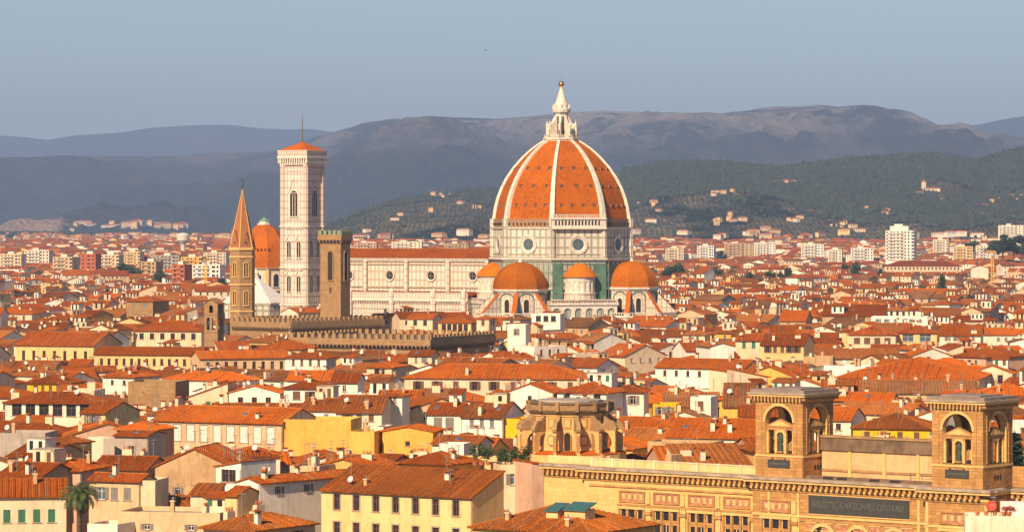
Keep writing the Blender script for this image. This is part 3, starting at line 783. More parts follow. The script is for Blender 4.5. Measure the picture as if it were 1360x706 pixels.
for k in range(8):
    a = R(45*k+45)
    for z, n_, in ((5.2, 4), (12.5, 3), (19.3, 3), ):
        r = dr(z)*math.cos(R(22.5)); hw = dr(z)*math.sin(R(22.5))
        for i in range(n_):
            t = (-hw*.66+hw*1.32*i/(n_-1))
            o = inst('porthole', pm, shell); o.matrix_local = Matrix.Rotation(a, 4, 'Z') @ Matrix.Translation((r, t, ZB+z)) @ Matrix.Rotation(R(90), 4, 'Z')
# lantern
lan = None
m = MB(); m.prism(o8(6.9), 90.4, 91.3, 'marble_white', bot=True); m.prism(o8(7.3), 91.3, 92.1, 'marble_white', bot=True)
for k in range(8):   # balustrade
    Mq, L_ = ring_wall(8, 7.0, R(22.5)); m.M = Mq[k][0]
    for i in range(6): m.box(.3+i*.9, .55+i*.9, .1, .35, 92.1, 93.0, 'marble_white')
    m.box(0, L_, .05, .4, 93.0, 93.2, 'marble_white')
m.M = None
m.prism(o8(2.6), 92.1, 102.0, 'marble_white'); cornice(m, o8, 2.7, 101.6, 1.0, .9, 'marble_white')
lan = m.build('lantern', cath)
Ms2, L2 = ring_wall(8, 2.6, R(22.5)); wl = arch_window_mesh(.8, 7.6, 1, .15)
for M_, a in Ms2:
    o = inst('window', wl, lan); o.matrix_local = M_ @ Matrix.Translation((L2/2, -.01, 92.9))
bm_ = MB(); bm_.extr([(2.3, 92.1), (6.0, 92.1), (6.0, 96.6), (5.4, 97.4), (4.4, 97.7), (3.6, 98.8), (2.9, 100.4), (2.3, 100.8)][::-1], 'y', -.38, .38, 'marble_white')
bm_.lathe([(.55, 96.4), (.6, 97.0), (.3, 97.6), (.1, 98.6), (0, 99.2)], 'marble_white', 6, (5.6, 0)); bm_.face([(6.02, -.2, 92.3), (6.02, .2, 92.3), (6.02, .2, 95.0), (6.02, -.2, 95.0)], 'opening')
bme = bm_.mesh('buttress')
for k in range(8): inst('buttress', bme, lan, rz=R(22.5+45*k))
m = MB(); m.lathe([(3.5, 102.6), (3.6, 103.3), (3.0, 103.6), (2.7, 104.2), (2.75, 105.0), (2.2, 106.2), (1.35, 109.0), (.6, 111.3), (.8, 111.6), (.35, 111.9), (0, 112)], 'marble_white', 16)
for k in range(12):
    a = 2*math.pi*k/12; m.lathe([(.28, 103.3), (.3, 104.2), (.0, 105.4)], 'marble_white', 5, (3.2*math.cos(a), 3.2*math.sin(a)))
m.build('spire', lan)
m = MB(); m.lathe([(0, 111.7)]+[(1.15*math.sin(math.pi*i/10), 113.0-1.15*math.cos(math.pi*i/10)) for i in range(1, 10)]+[(.1, 114.15), (.1, 114.6), (0, 114.7)], 'gold', 16)
m.box(-.09, .09, -.09, .09, 114.5, 116.6, 'gold'); m.box(-.6, -.09, -.09, .09, 115.6, 115.8, 'gold'); m.box(.09, .6, -.09, .09, 115.6, 115.8, 'gold')
m.build('ball_and_cross', lan).rotation_euler = (0, 0, R(31))

# the three domed arms of the east end and the small round chapels between them
def half_dome(name, ang, rc, R1, zt, zdb, z_low, spurs=True):
    ph = R(22.5); cx, cy = rc*math.cos(ang), rc*math.sin(ang)
    t = bpy.data.objects.new(name, None)
    m = MB(); pol = ngon(8, R1, ph); m.prism(pol, z_low, zdb, 'marble_aisle'); fn = lambda r: ngon(8, r, ph)
    cornice(m, fn, R1, zdb-1.3, 1.3, 1.0, 'marble_white')
    low = lambda r: ngon(8, r, ph)
    m.prism(low(R1+7.5), 0, z_low, 'marble_green', top='flat_roof'); cornice(m, low, R1+7.5, z_low-1.4, 1.4, .9, 'marble_white')
    Mq, L_ = ring_wall(8, R1+7.9, ph)
    for M_, a in Mq:
        m.M = M_
        arch_wall(m, L_, z_low-7.5, z_low-1.5, [(L_/2, z_low-7.4, L_*.55, 5.2)], 'marble_white', .38, 'marble_green')
        for i in range(int(L_/1.1)): m.box(.2+i*1.1, .5+i*1.1, .3, .6, z_low, z_low+.9, 'marble_white')
        m.box(0, L_, .2, .7, z_low+.9, z_low+1.15, 'marble_white')
    m.M = None
    o = m.build(name, cath, (cx, cy, 0))
    Mq, L_ = ring_wall(8, R1, ph)
    wm_ = arch_window_mesh(L_*.26, (zdb-z_low)*.5, 1, .4); am = MB()
    A = arch_pts(0, 0, L_*.72, (zdb-z_low)*.8, 12); B = arch_pts(0, 0, L_*.84, (zdb-z_low)*.8+L_*.06, 12)
    for i in range(len(A)-1): am.face([(A[i][0],-.18,A[i][1]),(B[i][0],-.18,B[i][1]),(B[i+1][0],-.18,B[i+1][1]),(A[i+1][0],-.18,A[i+1][1])][::-1], 'net_green')
    am = am.mesh('blind_arch')
    for M_, a in Mq:
        i_ = inst('window', wm_, o); i_.matrix_local = M_ @ Matrix.Translation((L_/2, -.01, z_low+1.2))
        i_ = inst('blind_arch', am, o); i_.matrix_local = M_ @ Matrix.Translation((L_/2, 0, z_low+.3))
    m = MB(); H_ = zt-zdb; n = 12
    for k in range(8):
        a, b = ph+math.pi/4*k, ph+math.pi/4*(k+1)
        for i in range(n):
            u, v = (i/n)*math.pi/2, ((i+1)/n)*math.pi/2
            r0, r1 = (R1+.3)*math.cos(u), (R1+.3)*math.cos(v); z0, z1 = zdb+H_*math.sin(u)**.95, zdb+H_*math.sin(v)**.95
            P = [(r0*math.cos(a), r0*math.sin(a), z0), (r0*math.cos(b), r0*math.sin(b), z0), (r1*math.cos(b), r1*math.sin(b), z1), (r1*math.cos(a), r1*math.sin(a), z1)]
            m.face(P if i < n-1 else P[:3], 'roof_tribune')
    m.lathe([(.9, zt-.2), (.7, zt+.3), (.35, zt+1.0), (0, zt+1.3)], 'marble_white', 8); m.build('half_dome', o)
    if spurs:
        sp = MB(); sp.extr([(R1-.3, z_low), (R1+7.4, z_low), (R1+7.4, z_low+1.2), (R1-.3, zdb-1.6)][::-1], 'y', -.75, .75, 'marble_nave')
        sp.face([(R1+7.6, -.85, z_low+1.2), (R1+7.6, .85, z_low+1.2), (R1-.3, .85, zdb-1.4), (R1-.3, -.85, zdb-1.4)], 'roof_bright'); sp = sp.mesh('spur_buttress')
        for k in range(8):
            if math.cos(ph+math.pi/4*k-ang) > -.1: inst('spur_buttress', sp, o, rz=ph+math.pi/4*k)
    return o

half_dome('south_tribune', R(-90), 31.4, 10.4, 43.9, 33.6, 23.5)
half_dome('east_tribune', R(0), 31.4, 9.9, 44.2, 34.2, 23.5)
half_dome('north_tribune', R(90), 31.4, 11.0, 43.9, 33.6, 23.5)
def exedra(ang):
    rc, r = 27.6, 6.0; m = MB(); cx, cy = rc*math.cos(ang), rc*math.sin(ang); fn = lambda q: ngon(16, q, 0)
    m.prism(fn(r-.5), 0, 38.2, 'marble_white'); cornice(m, fn, r-.3, 37.4, 1.0, .5, 'marble_white'); cornice(m, fn, r-.2, 31.4, .8, .6, 'marble_white')
    m.prism(fn(r+.2), 0, 31.4, 'marble_aisle')
    Mq, L_ = ring_wall(16, r-.3, 0)
    for k, (M_, a) in enumerate(Mq):
        m.M = M_ @ Matrix.Translation((0, -.1, 0)); arch_wall(m, L_, 32.2, 37.3, [(L_/2, 32.6, L_*.6, 3.9)], 'marble_white', .5, 'marble_dirty' if k % 2 else 'glass_dark')
    m.M = None; o = m.build('exedra', cath, (cx, cy, 0))
    m = MB(); m.lathe([(r+.55, 38.2), (r+.5, 38.5), (r*.86, 40.3), (r*.6, 42.0), (r*.3, 43.1), (0, 43.6)], 'roof_tribune', 20); m.build('exedra_roof', o)
for a in (-45, -135, 45, 135): exedra(R(a))
for k in (-45, -135):   # lower sacristies filling the angles between the arms
    m = MB(); m.M = Matrix.Rotation(R(k+90), 4, 'Z'); m.box(-13, 13, -33.5, -20, 0, 29.2, 'marble_aisle', 'b', top='flat_roof')
    m.M = m.M @ Matrix.Translation((-13, -34.1, 0)); arch_wall(m, 26, 0, 27.6, [(2.2+i*4.3, 21.0, 2.9, 5.4) for i in range(6)], 'marble_white', .55, 'marble_green')
    m.box(-.5, 26.5, -.5, .6, 27.6, 28.5, 'marble_white')
    for i in range(23): m.box(i*1.15, i*1.15+.4, -.3, 0, 28.5, 29.5, 'marble_dirty')
    m.box(-.3, 26.3, -.4, .1, 29.5, 29.8, 'marble_white'); m.M = None; m.build('sacristy', cath)
# nave and aisles, running west
m = MB(); NX0, NX1 = -26.5, -110
m.M = Matrix.Translation((NX1, -10.8, 0)); m.box(0, NX0-NX1, 0, 21.6, 0, 45.2, 'marble_nave'); m.M = None
m.box(NX1-.3, NX0-.01, -11.5, -10.81, 43.8, 45.0, 'marble_white'); m.box(NX1-.3, NX0-.01, -11.9, -11.51, 44.5, 45.3, 'marble_white')
m.box(NX1-.3, NX0-.01, -11.2, -10.82, 33.3, 33.9, 'marble_dirty'); m.box(NX1, NX0, -11.25, -10.81, 42.3, 42.6, 'marble_dirty')
for x in (-45, -64.5, -84, -103.5, -26.9):
    m.box(x-.75, x+.75, -12.1, -10.82, 0, 43.78, 'marble_tower')
nave = m.build('nave', cath)
ON = oculus_mesh(2.35, 1.6, 'opening', .45)
for x in (-34.0, -53.4, -72.9, -92.3): inst('oculus', ON, nave, (x, -10.83, 38.0))
m = MB(); m.M = Matrix.Translation((NX1, -11.6, 0)); roof_mesh(m, NX0-NX1, 23.2, 45.4, 'gable', 16, 'roof_rust', False); m.M = None; m.build('nave_roof', cath)
m = MB(); m.box(NX1, NX0-3, -21.8, -11.0, 0, 29.6, 'marble_aisle'); m.box(NX1-.3, NX0-2.8, -22.5, -21.81, 28.2, 29.4, 'marble_white'); m.box(NX1-.2, NX0-2.8, -22.3, -21.9, 29.4, 31.3, 'marble_aisle'); m.box(NX1-.3, NX0-2.8, -22.45, -21.8, 31.3, 31.6, 'marble_white'); m.box(NX1-.3, NX0-2.8, -22.1, -21.82, 22.0, 22.6, 'marble_white')
m.box(NX1-.3, NX0-2.8, -22.05, -21.82, 25.0, 25.3, 'marble_dirty')
for x in (-45, -64.5, -84, -103.5, -30.9):
    m.box(x-.9, x+.9, -23.0, -21.83, 0, 32.2, 'marble_tower'); m.prism([(x-.9, -23), (x+.9, -23), (x+.9, -21.3), (x-.9, -21.3)], 32.2, 33.4, 'marble_white', poly1=[(x-.1, -22.2), (x+.1, -22.2), (x+.1, -22.1), (x-.1, -22.1)])
for i in range(70): m.box(NX1+.3+i*1.15, NX1+.75+i*1.15, -22.4, -22.1, 27.2, 28.2, 'marble_dirty')
ais = m.build('south_aisle', cath)
aw = arch_window_mesh(2.0, 7.5, 2, .6, 'marble_white', 3)
for x in (-40, -50, -59.5, -69.5, -79, -89, -98.5): inst('window', aw, ais, (x, -21.83, 12.5))
m = MB(); m.slab([(NX1, -21.8, 29.75), (NX0-3, -21.8, 29.75), (NX0-3, -11.2, 31.9), (NX1, -11.2, 31.9)], .15, 'roof_rust'); m.build('aisle_roof', ais)
m = MB(); m.box(NX1, NX0-3, 11.0, 21.8, 0, 29.6, 'marble_aisle', top='flat_roof'); m.build('north_aisle', cath)
m = MB(); fx = NX1-2.2
m.extr([(-21, 0), (21, 0), (21, 33), (11.5, 33), (11.5, 46), (0, 51.5), (-11.5, 46), (-11.5, 33), (-21, 33)], 'x', fx, NX1-.02, 'marble_nave'); m.build('west_front', cath)
# scaffold netting on the south-east flank
m = MB()
Mq, L_ = ring_wall(8, 29.0, R(22.5))
for M_, a in Mq:
    if abs((a+45) % 360) < 1 or abs(a % 360) < 1:
        m.M = M_; x0, x1 = (L_*.02, L_*.98)
        m.box(x0, x1, -.05, .05, 33.5, 43.2, 'marble_green')
        for i in range(6): m.box(x0+.2+i*3.6, x0+.4+i*3.6, -.35, -.15, 20, 44, 'metal_grey')
        for z in (35.5, 38, 40.5, 43): m.box(x0, x1, -.35, -.2, z, z+.15, 'metal_grey')
        m.box(x0+(0 if abs(a % 360) > 1 else 0), x0+(x1-x0)*(.18 if abs(a % 360) > 1 else .3), -.5, -.4, 25, 43.5, 'net_green')
        m.box(x1-(x1-x0)*.24, x1, -.5, -.4, 25, 42.8, 'net_green')
m.M = None; m.build('scaffold', cath)

# ------------------------------------------------------------------ bell tower of the cathedral
ca, sa = math.cos(CRZ), math.sin(CRZ)
def cl(x, y): return (CX+x*ca-y*sa, CY+x*sa+y*ca)
TX, TY = cl(-104.0, -27)
bt = thing('bell_tower', (TX, TY, 0), CRZ, 'tall square marble bell tower with tiers of gothic windows and mast', 'bell tower')
hw = 5.75
sq = lambda r: [(-r, -r), (r, -r), (r, r), (-r, r)]
m = MB(); m.prism(sq(hw), 0, 82.0, 'marble_tower')
for z in (26.2, 40.8, 57.2): m.prism(sq(hw+.5), z, z+.7, 'marble_white', bot=True); m.prism(sq(hw+.35), z-.8, z, 'marble_dirty', bot=True)
for z in (29.3, 44, 60.0, 79.2): m.prism(sq(hw+.12), z, z+.35, 'marble_dirty', bot=True)
m.build('shaft', bt)
bp = MB(); bp.prism(ngon(8, 1.3, R(22.5)), 0, 82.2, 'marble_tower')
for z in (26.2, 40.8, 57.2): bp.prism(ngon(8, 1.65, R(22.5)), z, z+.72, 'marble_white', bot=True)
bp = bp.mesh('corner_buttress')
for x, y in sq(hw-.3): inst('corner_buttress', bp, bt, (x, y, 0))
m = MB(); m.prism(sq(hw+.8), 82.0, 82.7, 'marble_white', bot=True)
for k in range(4):
    m.M = Matrix.Rotation(R(90*k), 4, 'Z')
    for i in range(13): m.box(-6.9+i*1.1, -6.4+i*1.1, -hw-1.35, -hw-.3, 82.7, 84.6, 'marble_white')
m.M = None
m.prism(sq(hw+.3), 82.7, 84.4, 'marble_dirty'); m.prism(sq(hw+1.45), 84.6, 85.5, 'marble_white', bot=True); m.prism(sq(hw+1.3), 85.5, 87.4, 'marble_aisle'); m.prism(sq(hw+1.5), 87.4, 87.8, 'marble_white', bot=True)
m.build('parapet', bt)
m = MB(); m.prism(sq(hw+1.0), 87.8, 91.2, 'roof_orange', poly1=sq(.15)); m.build('roof', bt)
m = MB(); m.tube((0, 0, 91), (0, 0, 101.8), .32, .12, 'coping_brown', 6); m.box(-.4, .4, -.06, .06, 99.6, 99.8, 'metal_grey'); m.build('mast', bt)
w3 = arch_window_mesh(3.6, 10.2, 3, .55, 'marble_white', 5.0, 'opening'); w2 = arch_window_mesh(1.9, 6.6, 2, .4, 'marble_white', 2.6, 'opening')
for k in range(4):
    Mf = Matrix.Rotation(R(90*k), 4, 'Z') @ Matrix.Translation((0, -hw-.02, 0))
    o = inst('window', w3, bt); o.matrix_local = Mf @ Matrix.Translation((0, 0, 61.5))
    for z in (45.2, 31.4):
        for s in (-1, 1):
            o = inst('window', w2, bt); o.matrix_local = Mf @ Matrix.Translation((s*2.35, 0, z))

# ------------------------------------------------------------------ crenellated palace with its tower
def merlon_mesh(t=.7, w_=1.25, h=1.5, mat='stone_brown'):
    m = MB(); m.box(-w_/2, w_/2, 0, t, 0, h, mat, top='coping_brown'); return m.mesh('merlon')
ME = merlon_mesh()
def crenel_block(root, name, w_, d, H, mat_f, mach=True, sides='frlk', proj_=.9, step=2.5, z0=0, me=None, nrow=0):
    m = MB(); m.box(0, w_, 0, d, z0, H-3.4, mat_f, 't')
    m.box(-proj_, w_+proj_, -proj_, d+proj_, H-1.9, H-.02, mat_f, 'b', top='coping_brown')
    m.box(-proj_+.02, w_+proj_-.02, -proj_+.02, d+proj_-.02, H-2.1, H-1.9, 'coping_brown')
    for sd_ in 'frlk':
        L = w_ if sd_ in 'fk' else d
        m.M = wallM(sd_, w_, d)
        n = max(3, int(L/1.35)); g_ = L/n
        m.face([(0, 0, H-3.4), (L, 0, H-3.4), (L, 0, H-2.1), (0, 0, H-2.1)], 'opening')
        for i in range(n+1):
            x = i*g_
            m.extr([(-.0, H-3.4), (-.02, H-3.4), (-proj_, H-2.5), (-proj_, H-2.1), (0, H-2.1)], 'x', x-.22, x+.22, mat_f)
        if nrow:
            for i in range(nrow): m.box(L*(i+.5)/nrow-.5, L*(i+.5)/nrow+.5, -.05, .2, H-8.5, H-6.4, 'opening')
    m.M = None; b = m.build(name, root)
    for sd_ in sides:
        L = (w_ if sd_ in 'fk' else d)+2*proj_; n = max(3, round(L/step)); g_ = L/n
        for i in range(n):
            o = inst('merlon', me or ME, b); o.matrix_local = wallM(sd_, w_, d) @ Matrix.Translation((-proj_+g_*(i+.5), -proj_, H-.02))
    return b
def extra(X, Y, al, w_, d, H, vb, px0, px1):
    USED.append((X, Y, al, w_, d)); HAND.append((X, Y, al, w_, d, H, vb, px0, px1))
X, Y, w_ = place(310, 386, 426, 23.5, 40); d_ = 48
fp = thing('fortified_palace', (X, Y, 0), -R(40), 'old stone palace with battlements and a row of corbels below the marble tower', 'palace'); extra(X, Y, 40, w_, d_, 24, 448, 306, 510)
crenel_block(fp, 'wall', w_, d_, 23.5, 'stone_brown')
X, Y, w_ = place(388, 570, 447.5, 23.2, 27); d_ = 42
lp = thing('crenellated_palace', (X, Y, 0), -R(27), 'long lower crenellated stone palace, its right side in shade, in front of the cathedral nave', 'palace'); extra(X, Y, 27, w_, d_, 24, 470, 384, 660)
crenel_block(lp, 'wall', w_, d_, 23.2, 'stone_brown', nrow=9)
m = MB(); m.M = None
X, Y, w_ = place(424.5, 454, 312.5, 55.05, 30); 
Y = 1262.0; X = (425.5-680)/F*Y; w_ = 8.8
tt = thing('palace_tower', (X, Y, 0), -R(30), 'square brown stone tower with green topped battlements right of the marble bell tower', 'tower'); extra(X, Y, 30, w_, 7.6, 55, 418, 423, 467)
crenel_block(tt, 'shaft', w_, 6.4, 54.6, 'stone_brown', step=2.2, me=merlon_mesh(.6, 1.3, 1.6, 'merlon_green'), proj_=.7)
aw_ = arch_window_mesh(2.0, 10.5, 1, .3, 'stone_brown', 0, 'opening')
o = inst('window', aw_, tt, (w_/2, -.02, 38.0)); o = inst('window', aw_, tt); o.matrix_local = wallM('r', w_, 6.4) @ Matrix.Translation((3.2, -.02, 38.0))
inst('window', arch_window_mesh(.7, 1.5, 1, .15, 'stone_brown'), tt, (w_/2, -.02, 34.0))

# ------------------------------------------------------------------ hexagonal spire
Y = 1262.0; X = (322-680)/F*Y
sp = thing('church_spire', (X, Y, 0), R(12), 'slender brick church tower with tall pointed spire left of the marble bell tower', 'bell tower'); extra(X-4, Y-4, 0, 8, 8, 50, 424, 306, 338)
h6 = lambda r: ngon(6, r, R(10)); m = MB(); m.prism(h6(4.7), 0, 49.6, 'stone_brown')
for z in (26.5, 36.2, 46.2): m.prism(h6(5.05), z, z+.6, 'stone_pale', bot=True)
m.prism(h6(5.2), 49.0, 49.9, 'stone_pale', bot=True); m.build('shaft', sp)
m = MB(); m.prism(h6(4.8), 49.9, 71.0, 'brick_spire', poly1=h6(.12)); m.M = None
for k in range(6): 
    a0 = R(10+60*k); m.tube((4.8*math.cos(a0), 4.8*math.sin(a0), 49.9), (0, 0, 71.1), .22, .1, 'stone_pale', 5)
spi = m.build('spire', sp)
gm = MB(); gm.extr([(-1.9, 49.9), (1.9, 49.9), (0, 56.2)], 'y', 0, 1.6, 'brick_spire'); gm.extr([(-.4, 51.6), (0, 51.2), (.4, 51.6), (0, 52.2)], 'y', -.08, -.02, 'opening'); gm = gm.mesh('gable')
Mq, L_ = ring_wall(6, 4.8, R(10)); w6 = arch_window_mesh(1.5, 5.2, 2, .25, 'stone_pale')
for M_, a in Mq:
    o = inst('gable', gm, spi); o.matrix_local = M_ @ Matrix.Translation((L_/2, 0, 0))
    for z in (29.0, 39.3):
        o = inst('window', w6, sp); o.matrix_local = M_ @ Matrix.Translation((L_/2, .06, z))
    o = inst('window', arch_window_mesh(1.0, 2.2, 1, .25, 'stone_pale'), sp); o.matrix_local = M_ @ Matrix.Translation((L_/2, .25, 22.5))
m = MB(); m.lathe([(.1, 70.8), (.12, 72), (.45, 72.4), (.1, 72.9), (.06, 74.5), (0, 74.6)], 'bronze', 8); m.box(-.5, .5, -.05, .05, 73.6, 74.3, 'bronze'); m.build('finial', sp)

# ------------------------------------------------------------------ chapel dome behind
Y = 1800.0; X = (351-680)/F*Y
ch = thing('domed_chapel', (X, Y, 0), R(0), 'orange tiled dome with small pale lantern half hidden behind the marble bell tower', 'chapel'); extra(X-14, Y-14, 0, 28, 28, 45, 400, 318, 384)
o8b = lambda r: ngon(8, r, R(12)); m = MB(); m.prism(o8b(13.0), 0, 35.6, 'wall_cream'); cornice(m, o8b, 13.0, 35.0, 1.0, .8, 'sill_stone'); cornice(m, o8b, 13.0, 23.5, .9, .9, 'sill_stone')
for k in range(8):
    a = R(12+45*k); m.prism(ngon(6, 1.1, 0, (13*math.cos(a), 13*math.sin(a))), 0, 35, 'stone_pale')
m.build('drum', ch)
m = MB()
for k in range(8):
    a, b = R(12+45*k), R(57+45*k)
    for i in range(12):
        u, v = i/12*math.pi/2*.88, (i+1)/12*math.pi/2*.88; r0, r1 = 13.2*math.cos(u), 13.2*math.cos(v); z0, z1 = 36+23*math.sin(u), 36+23*math.sin(v)
        m.face([(r0*math.cos(a), r0*math.sin(a), z0), (r0*math.cos(b), r0*math.sin(b), z0), (r1*math.cos(b), r1*math.sin(b), z1), (r1*math.cos(a), r1*math.sin(a), z1)], 'roof_dome')
for k in range(4): m.box(-3+k*2, -2.6+k*2, -12.3, -11, 45, 46, 'opening')
m.build('dome_shell', ch)
m = MB(); m.prism(o8b(3.6), 58.2, 59.0, 'marble_white', bot=True); m.prism(o8b(2.6), 59.0, 60.4, 'marble_white'); m.prism(o8b(3.0), 60.4, 62.0, 'copper_green', poly1=o8b(.3), bot=True); m.lathe([(.2, 61.8), (.2, 63), (0, 63.6)], 'copper_green', 6); m.build('lantern', ch)
Mq, L_ = ring_wall(8, 13.0, R(12)); wc_ = arch_window_mesh(3.2, 6.6, 1, .8, 'marble_white', 0, 'glass_dark')
for M_, a in Mq: o = inst('window', wc_, ch); o.matrix_local = M_ @ Matrix.Translation((L_/2, -.02, 26.2))
# baptistery
BX, BY = cl(-150, 2); BY = 1440; BX = (340-680)/F*BY
bp_ = thing('baptistery', (BX, BY, 0), R(5), 'octagonal marble baptistery with white pyramid roof behind the brick spire', 'baptistery'); extra(BX-13, BY-13, 0, 26, 26, 34, 410, 302, 385)
o8c = lambda r: ngon(8, r, R(22.5)); m = MB(); m.prism(o8c(14.5), 0, 26, 'marble_drum'); cornice(m, o8c, 14.5, 25, 1.2, .8, 'marble_white'); m.build('wall', bp_)
m = MB(); m.prism(o8c(15), 26.2, 36, 'awning_white', poly1=o8c(1.4)); m.build('roof', bp_)
m = MB(); m.prism(o8c(1.4), 36, 38, 'marble_white'); m.prism(o8c(1.7), 38, 40, 'marble_white', poly1=o8c(.1), bot=True); m.build('lantern', bp_)

# ------------------------------------------------------------------ small stone bell gable of a church
X, Y, w_ = place(271.5, 289, 402, 33.5, 22)
bg_t = thing('church_bell_tower', (X, Y, 0), -R(22), 'small pale stone bell tower with gabled top and paired arches near the long white building', 'bell tower'); extra(X, Y, 22, w_, 4.4, 33, 458, 270, 293)
m = MB(); d_ = 4.4
for sd_, L in (('f', w_), ('r', d_), ('k', w_), ('l', d_)):
    m.M = wallM(sd_, w_, d_); c_ = L/2
    arch_wall(m, L, 0, 29.9, [(c_-.95, 25.0, 1.2, 3.9), (c_+.95, 25.0, 1.2, 3.9)], 'stone_brown', .5)
    arch_wall(m, L, 29.9, 33.5, [(c_, 30.4, 1.3, 2.4)], 'stone_brown', .5)
    m.box(-.2, L+.2, -.2, 0, 24.2, 24.6, 'stone_brown'); m.box(-.15, L+.15, -.15, 0, 29.7, 30.0, 'stone_brown')
m.M = None; m.box(.5, w_-.5, .5, d_-.5, 0, 24.2, 'stone_brown'); m.extr([(0, 33.5), (w_, 33.5), (w_/2, 35.1)], 'y', 0, d_, 'stone_brown'); m.build('shaft', bg_t)
m = MB(); roof_mesh(m, w_, d_, 33.5, 'gend', 30, 'roof_brown', False); m.build('roof', bg_t)
m = MB(); m.lathe([(0, 26.6), (.42, 26.6), (.36, 27.2), (.2, 27.8), (0, 27.9)], 'bronze', 10, (w_/2-.95, .4)); m.build('bell', bg_t)

# ------------------------------------------------------------------ the library in front, bottom right
LA, LZ = 38.0, 20.5
LY = 519.0; LX = (1001-680)/F*LY
lib = thing('library_building', (LX, LY, 0), -R(LA), 'large ochre stone library front with dark name plaque, bracketed cornice and two open corner towers', 'library')
def lib_cornice(m, x0, x1, y, ends=(0, 0)):
    """bracketed cornice along x with its top at LZ; y is the wall plane"""
    e0, e1 = ends
    m.box(x0-e0*1.2, x1+e1*1.2, y-1.35, y+.6, LZ-.38, LZ, 'coping_lib'); m.box(x0-e0*1.0, x1+e1*1.0, y-1.15, y+.3, LZ-.75, LZ-.38, 'stone_pale')
    n = int((x1-x0)/.95)
    for i in range(n): m.box(x0+.2+i*.95, x0+.68+i*.95, y-.95, y, LZ-1.4, LZ-.75, 'stone_lib')
    m.box(x0-e0*.3, x1+e1*.3, y-.32, y+.1, LZ-1.75, LZ-1.4, 'stone_pale'); m.box(x0-e0*.15, x1+e1*.15, y-.16, y+.1, LZ-2.1, LZ-1.75, 'stone_lib')
def lib_bays(root, x0, y, n, step, zb=5.0):
    for i in range(n):
        cx = x0+step*(i+.5)
        m = MB(); m.M = Matrix.Translation((cx, y, 0)); a, b = -step*.34, step*.34
        m.box(a, b, -.05, 0, 15.5, 16.9, 'relief_red')
        for q in ((a-.25, a, 15.3, 17.1), (b, b+.25, 15.3, 17.1)): m.box(q[0], q[1], -.2, 0, q[2], q[3], 'stone_lib')
        m.box(a, b, -.2, 0, 16.9, 17.1, 'stone_lib'); m.box(a, b, -.2, 0, 15.3, 15.5, 'stone_lib')
        for k in range(4): m.box(a+.4+k*(b-a)/4, a+.9+k*(b-a)/4, -.12, -.051, 15.8, 16.6, 'stone_pale')
        m.box(b+.45, b+.45+step*.12, -.25, 0, 15.2, 17.1, 'stone_pale')
        m.build('relief_panel', root)
        f = MB(); f.M = Matrix.Translation((cx, y, 0)); ww = (b-a+.3)/3
        for k in range(3):
            xa = a-.15+ww*k; big = .36 if k != 1 else .22
            f.face([(xa+big, -.03, 6), (xa+ww-big, -.03, 6), (xa+ww-big, -.03, 14.2), (xa+big, -.03, 14.2)], 'glass_dark')
            f.box(xa, xa+ww, -.14, -.031, 12.2, 12.9, 'stone_lib'); f.box(xa+.2, xa+big, -.1, -.001, 6, 14.3, 'stone_pale'); f.box(xa+ww-big, xa+ww-.2, -.1, -.001, 6, 14.3, 'stone_pale')
            if k == 1: f.box(xa+ww/2-.05, xa+ww/2+.05, -.1, -.032, 6, 12.3, 'frame_white')
        for k in range(4): f.box(a-.15+ww*k-.18, a-.15+ww*k+.18, -.32, 0, 6, 14.3, 'stone_lib')
        f.box(a-.4, b+.4, -.4, 0, 14.3, 14.7, 'stone_pale')
        for k in (a-.15-.18, b+.15+.0): pass
        f.build('window', root)
        p_ = MB(); p_.M = Matrix.Translation((cx+step/2, y, 0)); p_.box(-.42, .42, -.3, 0, 5, 13.6, 'stone_pale'); p_.box(-.6, .6, -.5, 0, 13.6, 14.1, 'stone_lib'); p_.box(-.52, .52, -.42, 0, 14.1, 14.7, 'stone_pale')
        p_.build('pilaster', root)
# left wings
XA, XB = -42.0, -32.6
m = MB(); m.box(XA, XB-.3, 3.2, 14, 0, LZ-.4, 'stone_pale', top='clay_flat'); lib_cornice(m, XA, XB-.3, 3.2); m.box(XA, XB-.3, 4.3, 4.7, LZ, LZ+1.2, 'wall_pale_yellow'); m.build('recessed_wing', lib)
m = MB(); m.box(XB, -.2, 1.2, 15, 0, LZ-.4, 'stone_pale', top='clay_flat'); lib_cornice(m, XB, -.2, 1.2, (1, 0))
m.box(XB+1, -.2, 1.02, 1.19, 17.5, 17.8, 'stone_lib'); m.box(XB+6.5, -.2, .9, 1.19, 14.75, 15.05, 'stone_lib')
m.box(XB+.4, -.2, 2.2, 2.7, LZ, LZ+1.15, 'wall_pale_yellow'); m.box(XB+.3, -.2, 2.1, 2.8, LZ+1.15, LZ+1.3, 'wall_cream')
for x in range(8): m.box(XB+.6+x*4, XB+1.0+x*4, 2.05, 2.19, LZ, LZ+1.4, 'wall_cream')
m.box(-20.5, -19.4, 6, 9, LZ-.2, LZ+2.0, 'wall_tan'); m.box(-31, -30.4, 5, 5.6, LZ, LZ+1.5, 'wall_beige')
lw = m.build('left_wing', lib)
lib_bays(lw, -26.6, 1.2, 4, 6.5)
for x in np.linspace(-31.6, -1.2, 15):
    pass
